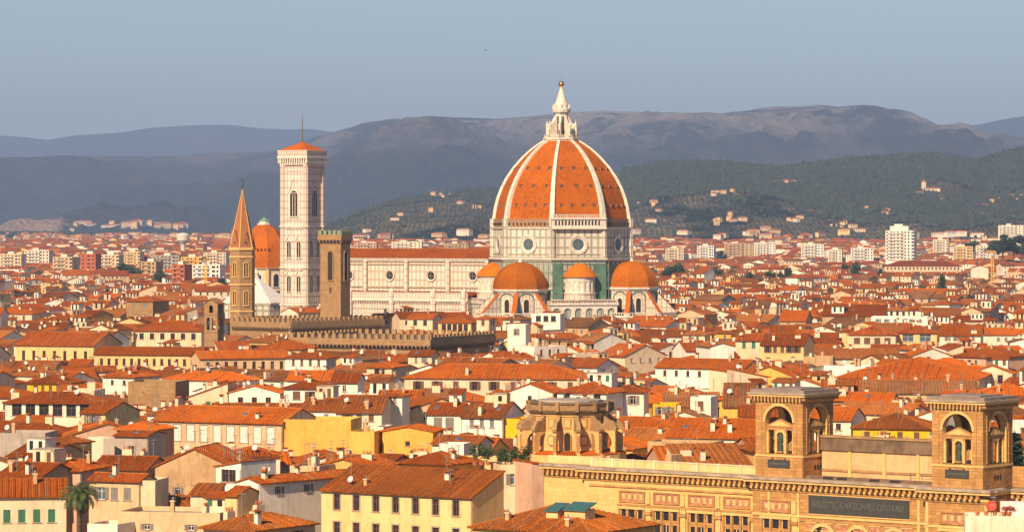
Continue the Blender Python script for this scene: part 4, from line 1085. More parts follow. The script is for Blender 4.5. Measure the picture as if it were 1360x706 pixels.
# central block between the towers
XE = 31.4
m = MB(); m.box(-.19, XE-.01, 0, 16, 0, LZ-.4, 'stone_lib', top='clay_flat'); lib_cornice(m, -.19, XE-.01, 0, (1, 0))
m.box(-.19, XE-.01, -.18, -.001, 14.75, 15.1, 'stone_pale'); m.box(-.19, XE-.01, -.12, -.001, 14.2, 14.5, 'stone_lib')
m.box(2.6, 3.0, -.16, -.001, 15.1, 18.3, 'stone_pale'); m.box(7.8, 8.2, -.16, -.001, 0, 18.3, 'stone_pale'); m.box(28.6, 29.0, -.16, -.001, 0, 18.3, 'stone_pale')
cb = m.build('central_block', lib)
lib_bays(cb, .6, 0, 1, 6.9)
m = MB()    # arches and panels under the plaque
for i in range(3):
    cx = 12.3+i*6.2
    A, B = arch_pts(cx, 6, 3.8, 7.6, 12), arch_pts(cx, 6, 4.8, 8.1, 12)
    for k in range(len(A)-1):
        m.face([(A[k][0],-.25,A[k][1]),(B[k][0],-.25,B[k][1]),(B[k+1][0],-.25,B[k+1][1]),(A[k+1][0],-.25,A[k+1][1])][::-1], 'stone_pale')
        m.face([(A[k][0],-.25,A[k][1]),(A[k][0],0,A[k][1]),(A[k+1][0],0,A[k+1][1]),(A[k+1][0],-.25,A[k+1][1])], 'stone_lib')
    m.face([(p[0], -.02, p[1]) for p in A][::-1], 'glass_dark')
m.build('arcade', cb)
for i in range(7):
    m = MB(); x = 9.3+i*2.75; m.box(x, x+1.9, -.06, 0, 13.0, 14.0, 'relief_red'); m.box(x-.15, x+2.05, -.13, -.0, 12.85, 13.0, 'stone_pale'); m.box(x-.15, x+2.05, -.13, 0, 14.0, 14.15, 'stone_pale')
    if i % 2 == 0: m.build('relief_panel', cb)
    else: m.build('relief_panel', cb)
PX0, PX1 = 9.9, 27.2
m = MB(); m.box(PX0, PX1, -.22, -.001, 15.45, 18.15, 'plaque'); m.box(PX0-.2, PX1+.2, -.16, -.001, 15.25, 15.45, 'stone_pale'); m.box(PX0-.2, PX1+.2, -.16, -.001, 18.15, 18.3, 'stone_pale'); plq = m.build('plaque', cb)
tc_ = bpy.data.curves.new('lettering', 'FONT'); tc_.body = 'BIBLIOTECA NAZIONALE CENTRALE'; tc_.size = 1.35; tc_.extrude = .04; tc_.align_x = 'CENTER'; tc_.align_y = 'CENTER'
to = bpy.data.objects.new('tmp', tc_); C.objects.link(to); bpy.context.view_layer.update()
tm = bpy.data.meshes.new_from_object(to.evaluated_get(bpy.context.evaluated_depsgraph_get())); bpy.data.objects.remove(to)
tm.materials.clear(); tm.materials.append(MATS['plaque_letters'])
cx_ = [v.co.x for v in tm.vertices]; kx = (PX1-PX0-1.6)/(max(cx_)-min(cx_))
for v in tm.vertices: v.co = Vector((v.co.x*kx, -v.co.z, v.co.y))
lo = bpy.data.objects.new('lettering', tm); C.objects.link(lo); lo.parent = plq; lo.location = ((PX0+PX1)/2, -.25, 16.8)
# attic wall behind the cornice
m = MB(); m.box(8.9, XE-.2, 5.0, 6.2, LZ-.3, LZ+4.0, 'wall_attic'); m.box(8.8, XE-.1, 4.7, 6.5, LZ+4.0, LZ+5.9, 'coping_brown'); m.box(8.8, XE-.1, 4.55, 6.6, LZ+5.9, LZ+6.2, 'stone_brown')
for x in (13.6, 19.6, 25.4): m.box(x, x+.5, 4.82, 4.999, LZ, LZ+4.0, 'stone_pale')
m.box(8.9, XE-.2, 4.85, 4.999, LZ+.9, LZ+1.25, 'stone_brown'); m.box(8.9, XE-.1, .6, 1.0, LZ, LZ+.5, 'coping_brown')
for x in (12, 14.4, 20, 23.5): m.box(x, x+1.7, .5, .59, LZ+.02, LZ+.4, 'opening')
m.build('attic', lib)
m = MB()
for x in (26, 28, 30): m.tube((x, 2.2, LZ), (x, 2.2, LZ+1.4), .04, .04, 'frame_brown', 5)
for z in (.7, 1.4): m.tube((26, 2.2, LZ+z), (30, 2.2, LZ+z), .04, .04, 'frame_brown', 5)
m.build('railing', lib)
# towers
def lib_tower(x, y):
    TW, z0, z1 = 8.4, LZ-.05, 31.75
    root = MB(); root.M = None
    m = MB(); T = 1.0
    for sd_ in 'frkl':
        base = wallM(sd_, TW, TW); ow, oh, oz = 4.9, 7.1, 24.0
        m.M = base; arch_wall(m, TW, z0, z1, [(TW/2, oz, ow, oh)], 'stone_lib', T, None, 'stone_pale', 14)
        m.M = base @ Matrix.Translation((TW-T, T, 0)) @ Matrix.Rotation(math.pi, 4, 'Z'); arch_wall(m, TW-2*T, z0, z1, [((TW-2*T)/2, oz, ow, oh)], 'stone_brown', .01, None, None, 14)
        m.M = base
        A, B = arch_pts(TW/2, 28.2, ow, 2.9, 14), arch_pts(TW/2, 28.2, ow+.8, 3.3, 14)
        for k in range(1, len(A)-2): m.face([(A[k][0],-.12,A[k][1]),(B[k][0],-.12,B[k][1]),(B[k+1][0],-.12,B[k+1][1]),(A[k+1][0],-.12,A[k+1][1])][::-1], 'stone_pale')
        m.box(.0, TW, -.12, -.001, 23.5, 23.8, 'stone_pale'); m.box(1.0, 1.2, -.1, 0, 24, 31.4, 'stone_lib'); m.box(TW-1.2, TW-1.0, -.1, 0, 24, 31.4, 'stone_lib'); m.box(1.2, TW-1.2, -.1, 0, 31.25, 31.4, 'stone_lib')
    m.M = None
    m.face([(T, T, 23.9), (TW-T, T, 23.9), (TW-T, TW-T, 23.9), (T, TW-T, 23.9)], 'stone_brown')
    t = m.build('tower', lib, (x, y, 0))
    c = MB(); q = lambda e: [(-e, -e), (TW+e, -e), (TW+e, TW+e), (-e, TW+e)]
    c.prism(q(.15), z1, z1+.25, 'stone_pale', bot=True); c.prism(q(.1), z1+.25, z1+.75, 'stone_lib')
    for k, sd_ in enumerate('frkl'):
        c.M = wallM(sd_, TW, TW)
        for i in range(15): c.box(-.5+i*.62, -.2+i*.62, -.75, -.1, z1+.25, z1+.75, 'stone_lib')
    c.M = None
    c.prism(q(.8), z1+.75, z1+1.05, 'stone_pale', bot=True); c.prism(q(.95), z1+1.05, z1+1.3, 'coping_lib', bot=True); c.prism(q(.6), z1+1.3, z1+1.75, 'lead_grey'); 
    c.box(1, TW-1, 1, TW-1, z1+1.75, z1+1.95, 'lead_grey')
    c.build('tower_cornice', t)
    for sd_ in 'frkl':
        s = MB(); w0 = 4.9/2; zb = 24.0; ze = 27.5
        for xa, xb in ((-w0, -w0+.34), (-1.02, -.72), (.72, 1.02), (w0-.34, w0)): s.box(xa, xb, .35, .8, zb, ze, 'stone_pale'); s.box(xa-.07, xb+.07, .28, .86, ze-.25, ze, 'stone_lib')
        s.box(-w0, w0, .3, .85, ze, ze+.38, 'stone_lib')
        s.M = Matrix.Translation((-.72, .32, 0)); arch_wall(s, 1.44, zb+.1, ze-.02, [(.72, zb+.1, 1.2, 3.1)], 'stone_pale', .45); s.M = None
        s.extr([(-w0-.15, ze+.38), (w0+.15, ze+.38), (w0+.15, ze+.55), (0, ze+1.65), (-w0-.15, ze+.55)], 'y', .2, .85, 'stone_lib')
        s.extr([(-w0+.5, ze+.6), (w0-.5, ze+.6), (0, ze+1.4)], 'y', .16, .21, 'stone_pale')
        s.box(-w0-.1, w0+.1, .0, .9, zb-.35, zb, 'stone_pale')
        o = s.build('loggia_screen', t); o.matrix_local = wallM(sd_, TW, TW) @ Matrix.Translation((TW/2, 0, 0))
    p = MB(); p.box(-1.95, 1.95, -.12, -.001, 21.9, 23.1, 'plaque')
    for i in range(9): p.box(-1.5+i*.35, -1.3+i*.35, -.13, -.121, 22.4, 22.65, 'plaque_letters')
    p.box(-1.2, -1.0, -.2, -.001, 23.1, 23.35, 'plaque'); p.box(1.0, 1.2, -.2, -.001, 23.1, 23.35, 'plaque'); p.build('tower_plaque', t).location = (TW/2, 0, 0)
    p = MB()
    for i in range(3): p.box(TW/2-1+i*.75, TW/2-.5+i*.75, -.01, .2, 21.6, 22.3, 'opening')
    o = p.build('vent', t); o.matrix_local = wallM('r', TW, TW)
    return t
TW_ = 8.4
lib_tower(.1, .35)
# block below the projecting right tower
m = MB(); m.box(XE+.0, XE+10.2, -2.4, 12, 0, LZ-.4, 'stone_lib', top='clay_flat'); lib_cornice(m, XE+.0, XE+10.2, -2.4, (1, 1))
m.box(XE-.2, XE+10.3, -2.55, -2.401, 14.75, 15.1, 'stone_pale'); m.box(XE+.0, XE+.5, -2.55, -2.401, 0, 18.3, 'stone_pale'); m.box(XE+9.7, XE+10.2, -2.55, -2.401, 0, 18.3, 'stone_pale')
m.M = Matrix.Translation((XE+10.2, -2.4, 0)) @ Matrix.Rotation(R(90), 4, 'Z'); lib_cornice(m, 0, 5.4, 0); m.box(0, 5.4, -.15, -.001, 14.75, 15.1, 'stone_pale'); m.M = None
rb = m.build('corner_block', lib); lib_bays(rb, XE+1.5, -2.4, 1, 6.9)
lib_tower(XE+.7, -1.9)
m = MB(); m.box(XE+10.21, XE+34, 3.0, 14, 0, LZ-.4, 'stone_pale', top='clay_flat'); lib_cornice(m, XE+10.21, XE+34, 3.0); m.box(XE+10.3, XE+34, 4.4, 5.2, LZ, LZ+3.0, 'stone_lib')
rw = m.build('right_wing', lib); lib_bays(rw, XE+12, 3.0, 3, 6.5)
def figure(x, y, z, h, label, arm):
    """bronze statue on a low base: one continuous body grown over a skeleton"""
    J = [(0,0,.52),(0,0,.62),(0,.0,.74),(0,0,.80),(0,0,.865),(0,-.01,.93),(.115,0,.775),(.15,-.02,.63),(.10,-.09,.55) if arm else (.16,-.08,.50),(-.115,0,.775),(-.16,-.02,.62),(-.09,-.10,.60),
         (.05,0,.50),(.055,-.03,.28),(.05,0,.04),(.055,-.06,.015),(-.05,0,.50),(-.06,.0,.28),(-.055,.02,.04),(-.06,-.04,.015)]
    E = [(0,1),(1,2),(2,3),(3,4),(4,5),(3,6),(6,7),(7,8),(3,9),(9,10),(10,11),(0,12),(12,13),(13,14),(14,15),(0,16),(16,17),(17,18),(18,19)]
    rr = [.085,.075,.09,.06,.035,.055,.045,.034,.025,.045,.034,.025,.07,.048,.03,.022,.07,.048,.03,.022]
    me = bpy.data.meshes.new('tmp'); me.from_pydata([(a*h, b*h, c*h) for a, b, c in J], E, [])
    o = bpy.data.objects.new('tmp', me); C.objects.link(o)
    sk = o.modifiers.new('s', 'SKIN')
    for i, v in enumerate(me.skin_vertices[0].data): v.radius = (rr[i]*h, rr[i]*h*.85); v.use_root = (i == 0)
    ss = o.modifiers.new('u', 'SUBSURF'); ss.levels = 2
    bpy.context.view_layer.update()
    me2 = bpy.data.meshes.new_from_object(o.evaluated_get(bpy.context.evaluated_depsgraph_get())); bpy.data.objects.remove(o)
    me2.materials.clear(); me2.materials.append(MATS['bronze'])
    root = thing('statue', (0, 0, 0), -R(LA), label, 'statue', 'bronze statues in the tower arches')
    root.matrix_world = Matrix.Translation((LX, LY, 0)) @ Matrix.Rotation(-R(LA), 4, 'Z') @ Matrix.Translation((x, y, z))
    b = bpy.data.objects.new('body', me2); C.objects.link(b); b.parent = root; b.location = (0, 0, .25)
    r_ = MB(); n = 14
    prof = [(.13, .03), (.12, .2), (.10, .42), (.095, .52), (.105, .6), (.12, .7), (.11, .775)]
    for k in range(len(prof)-1):
        for i in range(n):
            a, b_ = 2*math.pi*i/n, 2*math.pi*(i+1)/n; f_ = lambda q, t, kk: (prof[kk][0]*h*(1+.12*math.sin(5*t))*math.cos(t), prof[kk][0]*h*.8*(1+.12*math.sin(5*t))*math.sin(t)+.01, .25+prof[kk][1]*h)
            r_.face([f_(0, a, k), f_(0, b_, k), f_(0, b_, k+1), f_(0, a, k+1)], 'bronze')
    r_.build('robe', root)
    p = MB(); p.box(-.45, .45, -.35, .35, 0, .25, 'stone_brown'); p.build('base', root)
figure(.1+4.2, .35+.55, 24.1, 2.75, 'green bronze robed statue in the arch of the library tower nearer the middle', 1)
figure(XE+.7+4.2, -1.9+.55, 24.1, 2.75, 'green bronze statue with arm bent in the arch of the rightmost library tower', 0)
def libfoot(x0, x1, y0, y1):
    ca, sa = math.cos(-R(LA)), math.sin(-R(LA)); X, Y = LX+x0*ca-y0*sa, LY+x0*sa+y0*ca
    USED.append((X, Y, LA, x1-x0, y1-y0))
libfoot(-46, 66, -3, 18)
HAND.append((LX, 565, LA, 8, 8, 20, 714, 768, 1360)); HAND.append((LX, 565, LA, 8, 8, 20, 690, 712, 768))

# ------------------------------------------------------------------ domed-looking round tribune behind the library
OX0, OY0 = (757-680)/F*592, 592
oc = thing('round_tribune', (OX0, OY0, 0), 0, 'round sandstone tribune with scrolled buttresses and heavy cornice behind the library', 'chapel'); oc.scale = (.86, .86, 1)
USED.append((OX0-11, OY0-11, 0, 22, 22)); HAND.append((OX0, OY0-12, 0, 18, 18, 20, 597, 690, 832))
m = MB(); fn = lambda r: ngon(14, r, R(-82)); m.prism(fn(7.5), 0, 26.3, 'stone_pale')
m.prism(fn(11.2), 0, 19.4, 'stone_pale', top='clay_flat')
m.build('drum', oc)
m = MB(); m.prism(fn(7.75), 25.7, 26.2, 'stone_pale', bot=True); m.prism(fn(8.25), 26.2, 26.7, 'coping_brown', bot=True, poly1=fn(8.6)); m.prism(fn(8.5), 26.7, 27.7, 'stone_brown'); m.prism(fn(8.75), 27.7, 28.0, 'coping_brown', bot=True); m.prism(fn(6.5), 28.0, 28.3, 'flat_roof')
for k in range(14):
    a = R(-82)+2*math.pi*k/14; m.prism(ngon(4, .5, a+R(45), (8.45*math.cos(a), 8.45*math.sin(a))), 26.5, 28.15, 'stone_brown')
m.build('cornice', oc)
bm_ = MB(); bm_.extr([(9.25, 19.3), (10.4, 19.3), (10.4, 23.3), (7.2, 23.3), (7.2, 22.9), (8.1, 22.8), (8.8, 22.4), (9.25, 21.6)][::-1], 'y', -.34, .34, 'stone_pale')
bm_.extr([(7.2, 23.3), (10.75, 23.3), (10.75, 23.7), (10.5, 24.2), (9.8, 24.9), (8.9, 25.0), (8.2, 25.5), (7.7, 26.1), (7.2, 26.2)][::-1], 'y', -.44, .44, 'stone_brown')
bm_.box(10.4, 10.55, -.42, .42, 23.0, 23.3, 'stone_brown'); bm_.box(10.4, 10.5, -.33, .33, 19.8, 22.6, 'stone_lib'); bme = bm_.mesh('buttress')
rd = MB()
for r_, y_, mt in ((1.0, -.16, 'stone_brown'), (.74, -.17, 'stone_pale')): rd.face([(r_*math.cos(2*math.pi*i/18), y_, r_*math.sin(2*math.pi*i/18)) for i in range(18)], mt)
rd.lathe([], 'stone_brown') if False else None
for i in range(18):
    a, b = 2*math.pi*i/18, 2*math.pi*(i+1)/18; rd.face([(math.cos(a), -.16, math.sin(a)), (math.cos(a), 0, math.sin(a)), (math.cos(b), 0, math.sin(b)), (math.cos(b), -.16, math.sin(b))], 'stone_brown')
rdm = rd.mesh('roundel')
pn = MB(); pn.box(-.8, .8, -.12, 0, 23.6, 25.4, 'stone_lib'); pn.box(-.5, .5, -.18, -.12, 23.9, 25.1, 'stone_pale'); pnm = pn.mesh('panel')
sk_ = MB(); sk_.slab([(7.2, -1.8, 19.9), (11.0, -2.0, 19.45), (11.0, 2.0, 19.45), (7.2, 1.8, 19.9)], .1, 'roof_bright'); skm = sk_.mesh('skirt_roof')
Mq, L_ = ring_wall(14, 7.5, R(-82)); aoc = arch_window_mesh(1.2, 3.0, 1, .2, 'stone_lib', 0, 'opening')
for k, (M_, a) in enumerate(Mq):
    inst('buttress', bme, oc, rz=R(a)-math.pi/14)
    o = inst('panel', pnm, oc); o.matrix_local = M_ @ Matrix.Translation((L_/2, 0, 0))
    inst('skirt_roof', skm, oc, rz=R(a))
    if k % 3 != 1: o = inst('roundel', rdm, oc); o.matrix_local = M_ @ Matrix.Translation((L_/2, 0, 21.6))
    else: o = inst('niche', aoc, oc); o.matrix_local = M_ @ Matrix.Translation((L_/2, -.01, 19.9))

# ------------------------------------------------------------------ houses that can be told apart, placed from the photograph
G4 = (4, 1, 1.0, 1.6, 'open_green')
def L(*a, **k): return hh(*a, **k)
# --- bottom row
L(427, 627, 648, 17.0, 33, 'shed', 'pale_yellow', 'brown', 'big pale yellow palazzo with long brown roof at the bottom', 706, d=8.8, p=21,
  win=(7, 2, 1.25, 2.4, 'brown_frame_sur', .75, 4.3), seed=3, cabins=False)
o, X, Y, w_, d_, s_ = L(628, 783, 697, 18, 33, 'hip', 'ochre', 'brown', 'low broad hipped brown roof with small dormers and teal skylights at the bottom', 706, d=17, seed=5, extras=False)
m = MB()
for (x, y, w2_, c) in ((9.3, 3.6, 1.8, 1), (11.8, 4.2, 3.2, 1)):
    z = roof_z('hip', w_, d_, 18, 18, x, y)
    m.box(x, x+w2_, y, y+2.6, z-.6, z+1.0, 'wall_pale_yellow'); m.slab([(x-.2, y-.3, z+1.0), (x+w2_+.2, y-.3, z+1.0), (x+w2_+.2, y+2.7, z+1.9), (x-.2, y+2.7, z+1.9)], .12, 'teal_glass', 'wood_eave')
m.build('dormer', o)
for (x, y) in ((4, 2.5), (14, 1.6)): inst('chimney', CH[4], o, (x, y, roof_z('hip', w_, d_, 18, 18, x, y)))
L(270, 337, 698, 17, 33, 'hip', 'beige', 'brown', 'brown hipped roof over pale walls left of the big pale yellow palazzo', 706, d=14, win=(3, 1, 1.1, 1.3, 'open_brown'), side=(2, 1, 1.1, 1.3, 'open_brown'))
L(-70, 88, 658, 16.5, -8, 'gable', 'cream', 'orange', 'long cream house with green shutters behind the palm tree, bottom left corner', 706, rp=22, win=(7, 2, 1.1, 2.0, 'closed_green', 2.2, 4.5), seed=9, cabins=False)
L(116, 156, 694, 12, 20, 'flat', 'off_white', 'orange', 'small flat topped white house with grey railing right of the palm tree', 706, d=7, win=(1, 1, 1.2, 1.6, 'closed_green', 1.5), extras=False)
L(157, 292, 678, 13.5, 12, 'flat', 'beige', 'orange', 'long low beige flat topped house with scattered chimneys near the bottom', 706, d=11, win=(2, 1, 1.0, .9, 'open_grey', 1.9))
L(51, 108, 622, 17.5, 14, 'hip', 'pink', 'rust', 'pinkish house with hipped red roof just above the palm tree', 650, rp=20, win=(1, 1, 1.0, 1.3, 'open_grey', 2))
L(-10, 49, 634, 16.5, 25, 'gable', 'tan', 'rust', 'tan house with sloping red roof at the left edge above the green shuttered house', 646, rp=22)
L(118, 186, 635, 17.0, 22, 'gable', 'beige', 'rust', 'beige house with grey blue shutters right of the palm crown', 668, rp=8, win=(3, 1, 1.3, 2.0, 'open_blue', 1.3))
L(187, 206, 637, 17.0, 10, 'flat', 'cream', 'rust', 'narrow cream house with one shuttered window left of the tall blank beige gable', 664, d=8, win=(1, 1, 1.2, 2.2, 'closed_grey', 1.0), extras=False)
L(206, 310, 618, 17.0, 12, 'gend', 'tan', 'rust', 'tall blank tan gable wall with two small square windows', 662, d=14, p=24, win=(2, 1, .9, 1.2, 'open_grey', 3.6), seed=2)
L(287, 320, 618, 19, 35, 'shedl', 'white', 'brown', 'white house with wide brown eaves and an open loggia below them', 676, d=9, p=10, win=(2, 1, 1.5, 2.0, 'dark_frame', .5))
L(316, 345, 638, 18, 40, 'gend', 'white', 'rust', 'narrow white house with green shutters and red roof next to the loggia house', 684, d=22, p=16, win=(2, 2, 1.1, 1.4, 'closed_green', 1.0, 4.0), side=(3, 1, 1.0, 1.2, 'open_grey'))
L(299, 316, 655, 16.5, 30, 'gable', 'pale_yellow', 'orange', 'small pale yellow annex with green shutter in front of the white houses', 682, d=6, win=(1, 1, 1.0, 1.8, 'closed_green', .8), extras=False)
L(253, 288, 654, 15.5, 10, 'shed', 'cream', 'brown', 'small cream lean to with brown roof below the blank tan gable', 668, d=5, p=14, extras=False)
# --- yellow group
L(377, 466, 556, 19.5, 8, 'flat', 'yellow', 'orange', 'wide blank yellow wall left of the white square turret', 606, d=12, extras=False)
L(464, 497, 572, 19, 12, 'flat', 'yellow', 'orange', 'lower blank yellow wall between the two big yellow walls', 600, d=9)
L(508, 575, 571, 19, 12, 'gend', 'yellow', 'orange', 'blank yellow gable wall with one tiny dark window', 612, d=9, p=10, win=(1, 1, .9, .9, 'dark_frame', 2), extras=False)
L(497, 509, 566, 19.5, 12, 'flat', 'off_white', 'orange', 'sliver of white wall between two blank yellow walls', 592, d=8, extras=False)
L(385, 424, 617, 19.5, 20, 'flat', 'beige', 'rust', 'beige house with balconies and green awnings left of the yellow palazzo', 676, d=9, win=(2, 2, 1.5, 2.2, 'open_green', 1.6, 4.2))
L(418, 494, 618, 19.0, 18, 'gend', 'ochre', 'rust', 'deep ochre gabled house with red roof just above the yellow palazzo', 640, d=12, p=15, win=(2, 1, 1.6, 1.8, 'dark_frame', .8))
L(495, 522, 612, 18.5, 28, 'gable', 'tan', 'rust', 'small dark hut with red roof beneath the blank yellow gable', 624, rp=10, extras=False)
L(533, 598, 612, 18.6, 30, 'hip', 'yellow', 'rust', 'yellow house with hipped red roof and white dormer above the palazzo', 626, d=10, win=(2, 1, 1.0, 1.4, 'closed_grey'))
L(583, 616, 588, 20, 15, 'flat', 'white', 'rust', 'small white rooftop cabin behind the hipped yellow house', 606, d=5, win=(1, 1, 1.2, 1.2, 'open_blue', .8), extras=False)
L(607, 661, 608, 18.8, 8, 'flat', 'pale_yellow', 'rust', 'pale yellow terrace house with sloping parapet beside the potted shrubs', 660, d=8, win=(1, 1, 1.5, 1.2, 'open_blue', 1.6), extras=False)
L(661, 706, 616, 18.6, -10, 'flat', 'cream', 'rust', 'cream terrace house carrying the potted shrubs', 665, d=7, win=(1, 1, 1.4, 1.8, 'open_blue', 1.6), extras=False)
L(706, 770, 624, 18.0, -24, 'shedr', 'pink', 'rust', 'pink brown house with one small window in front of the library wing', 662, d=8, p=9, win=(1, 1, .9, 1.5, 'open_grey', 2.6), extras=False)
# --- long palazzo with pale windows
L(203, 375, 556, 18.8, 26, 'gable', 'beige', 'orange', 'long palazzo with orange roof over a row of tall pale windows', 598, rp=19, win=(9, 1, 1.7, 3.3, 'closed_white_sur', .9), seed=12, cabins=False)
L(170, 233, 506, 22, 10, 'flat', 'stone_brown', 'orange', 'square blank brown stone block of masonry without windows', 542, d=12, extras=False)
L(108, 140, 546, 19.5, 30, 'gable', 'pale_yellow', 'orange', 'small pale yellow house with white framed windows and blank beige side wall', 566, d=12, win=(3, 1, 1.0, 2.2, 'open_grey', .7), side=None)
L(7, 128, 533, 20, 12, 'hip', 'off_white', 'rust', 'big roof terrace house with columns under a wide hipped red roof, left edge', 562, rp=14, win=(6, 1, 2.2, 2.6, 'dark_frame', .4))
L(36, 88, 507, 20.5, 15, 'hip', 'deep_yellow', 'rust', 'bright yellow house with red hipped roof above the roof terrace house', 518, rp=12, win=(4, 1, .9, 1.3, 'closed_brown', .8))
L(137, 152, 581, 18, -35, 'flat', 'off_white', 'rust', 'pale weathered blank block left part with rounded top', 612, d=6, extras=False)
L(152, 197, 577, 18.2, 15, 'gable', 'grey', 'rust', 'weathered grey block with one window left of the long palazzo', 612, d=9, p=8, win=(1, 1, 1.1, 1.4, 'dark_frame', 2.0))
L(62, 98, 585, 18.0, 28, 'hip', 'ochre', 'brown', 'small ochre house with low brown hipped roof and slit window', 598, rp=8, win=(1, 1, .7, 1.2, 'dark_frame', .8), extras=False)
L(10, 62, 604, 17.3, 30, 'gable', 'tan', 'rust', 'house under a sloping dark red roof right of the left edge chimneys', 618, rp=18)
L(155, 200, 568, 18.8, 24, 'hip', 'tan', 'bright', 'bright orange hipped roof left of the long palazzo', 577, rp=12, extras=False)
L(0, 60, 574, 18.6, 6, 'flat', 'grey', 'rust', 'low grey weathered wall at the left edge below the roof terrace house', 598, d=10)
# --- middle left
L(20, 125, 457, 22.0, 16, 'gable', 'pale_yellow', 'rust', 'wide pale yellow church building with seven narrow windows under a red roof', 482, rp=17, win=(7, 1, 1.0, 3.0, 'dark_frame', 1.8), extras=False)
L(125, 265, 469, 21.0, 12, 'gable', 'pale_yellow', 'orange', 'long pale yellow wing with thirteen small windows beside the church building', 488, rp=9, win=(13, 1, .9, 2.0, 'dark_frame', 1.4), extras=False)
L(265, 385, 475, 20.6, -18, 'gable', 'beige', 'orange', 'long beige wing with nine narrow windows and orange roof beside the gabled white house', 492, rp=9, win=(9, 1, 1.0, 2.2, 'dark_frame', 1.2), extras=False)
L(177, 268, 438, 23, 12, 'hip', 'cream', 'orange', 'white building with orange hipped roof left of the small stone bell tower', 464, rp=13, win=(6, 1, 1.5, 2.0, 'dark_frame', 1.0))
L(340, 400, 462, 21.6, 10, 'hip', 'tan', 'bright', 'bright orange hipped roof in front of the battlements', 470, rp=16, extras=False)
L(379, 434, 474, 20.6, 12, 'hip', 'white', 'orange', 'white house with orange hipped roof in front of the long crenellated wall', 496, rp=12, win=(4, 1, .8, 1.8, 'closed_brown', .6), side=(1, 1, .8, 1.6, 'dark_frame'))
L(377, 432, 514, 20.8, 10, 'hip', 'white', 'rust', 'white house with brown shutters and wide glazed window left of the grey gable', 540, rp=13, win=(2, 1, 1.8, 1.9, 'open_brown', .9), seed=4)
L(397, 450, 543, 19.7, 14, 'gable', 'white', 'brown', 'low white house with brown tiled roof and dish in front of the shuttered white house', 556, rp=15, win=(2, 1, 1.0, 1.2, 'closed_grey', .9))
L(446, 508, 546, 19.8, 6, 'gable', 'off_white', 'brown', 'wide dark brown roof left of the white square turret', 557, rp=22, win=(3, 1, 1.1, 1.3, 'open_brown', .7))
L(508, 534, 524, 22.6, 14, 'hip', 'white', 'rust', 'white square turret house with wide red eaves and two small windows', 566, d=6, p=14, win=(2, 1, .8, 1.0, 'closed_grey', .5), extras=False)
L(487, 521, 486, 22, 18, 'hip', 'cream', 'orange', 'cream roof turret with wide dark window left of the long beige building', 500, rp=10, win=(1, 1, 2.8, 1.8, 'dark_frame', .7))
L(537, 776, 500, 21.2, 9, 'hip', 'cream', 'orange', 'very long beige building with dark shuttered windows and orange roof mid picture', 522, rp=18, win=(9, 1, 1.3, 2.1, 'open_brown', 1.0), seed=6)
L(542, 574, 471, 21.5, 14, 'gable', 'cream', 'rust', 'small cream house with gable right end above the long beige building', 484, rp=6, win=(2, 1, .8, 1.6, 'open_grey', .6))
L(567, 612, 548, 19.6, 10, 'gable', 'white', 'rust', 'white house with large grey shutters right of the white turret', 572, rp=14, win=(2, 1, 1.8, 2.6, 'closed_grey', .9))
L(613, 667, 552, 19.4, 16, 'gable', 'white', 'brown', 'white house with dark side gable and glass roof lantern', 574, rp=20, win=(3, 1, .9, 1.7, 'open_grey', .6), seed=8)
L(574, 636, 587, 19, 20, 'gable', 'off_white', 'brown', 'low dark red roof in front of the white shuttered houses', 593, rp=10)
L(671, 690, 555, 19, 22, 'flat', 'deep_yellow', 'rust', 'narrow bright yellow house with white framed window left of the round tribune', 588, d=8, win=(1, 1, 1.7, 1.7, 'open_grey', 1.2), extras=False)
L(672, 735, 520, 20.5, 14, 'gend', 'white', 'rust', 'white gabled house with red roof just behind the round tribune', 536, d=12, p=20, win=(1, 1, .9, 1.2, 'dark_frame', .8))
L(740, 806, 519, 20.8, 24, 'hip', 'white', 'rust', 'red hipped roof over dark loggia openings behind the round tribune', 532, rp=18, win=(4, 1, 1.6, 1.3, 'dark_frame', .5))
L(809, 856, 519, 20.6, 6, 'hip', 'white', 'rust', 'white house with two grey shuttered windows right of the round tribune', 558, rp=16, win=(2, 1, 1.3, 2.0, 'open_grey', 1.0), seed=1)
L(674, 698, 430, 27.0, 12, 'flat', 'white', 'rust', 'white square tower house with one narrow window and roof plants', 458, d=6, win=(1, 1, .9, 2.0, 'open_grey', 1.5), extras=False)
L(706, 744, 416, 27.0, 14, 'flat', 'white', 'rust', 'modern white house with wide glazed loggia below the cathedral', 438, d=8, win=(4, 1, 1.8, 2.0, 'dark_frame', .8))
L(582, 626, 427, 24.0, 20, 'hip', 'pale_yellow', 'orange', 'cream loggia house with orange hipped roof in front of the nave', 444, rp=8, win=(5, 1, 1.6, 2.6, 'dark_frame', .8), extras=False)
L(633, 650, 422, 25.5, 22, 'hip', 'cream', 'orange', 'cream turret with orange hipped roof right of the nave loggia house', 442, rp=4, win=(1, 1, 1.2, 1.8, 'closed_brown', .8), side=(2, 1, 1, 1.6, 'dark_frame'), extras=False)
L(541, 575, 422, 25.0, 18, 'gable', 'cream', 'orange', 'cream house with striped awning and orange roof above the crenellated walls', 438, rp=6, win=(2, 1, 1.4, 1.8, 'dark_frame', .8), extras=False)
L(867, 898, 536, 20.0, 10, 'flat', 'deep_yellow', 'rust', 'bright yellow house with two framed windows right of the white shuttered house', 548, d=9, win=(2, 1, 1.3, 1.7, 'open_grey', .6))
L(917, 944, 526, 20.8, 16, 'flat', 'white', 'rust', 'white block with brown arched door between the yellow house and the library tower', 546, d=7, win=(1, 1, 1.3, 2.0, 'closed_brown', 1.0))
L(941, 976, 494, 22.5, 10, 'shedr', 'cream', 'rust', 'tall pale blank wall with a sloping top left of the nearer library tower', 518, d=8, p=8, extras=False)
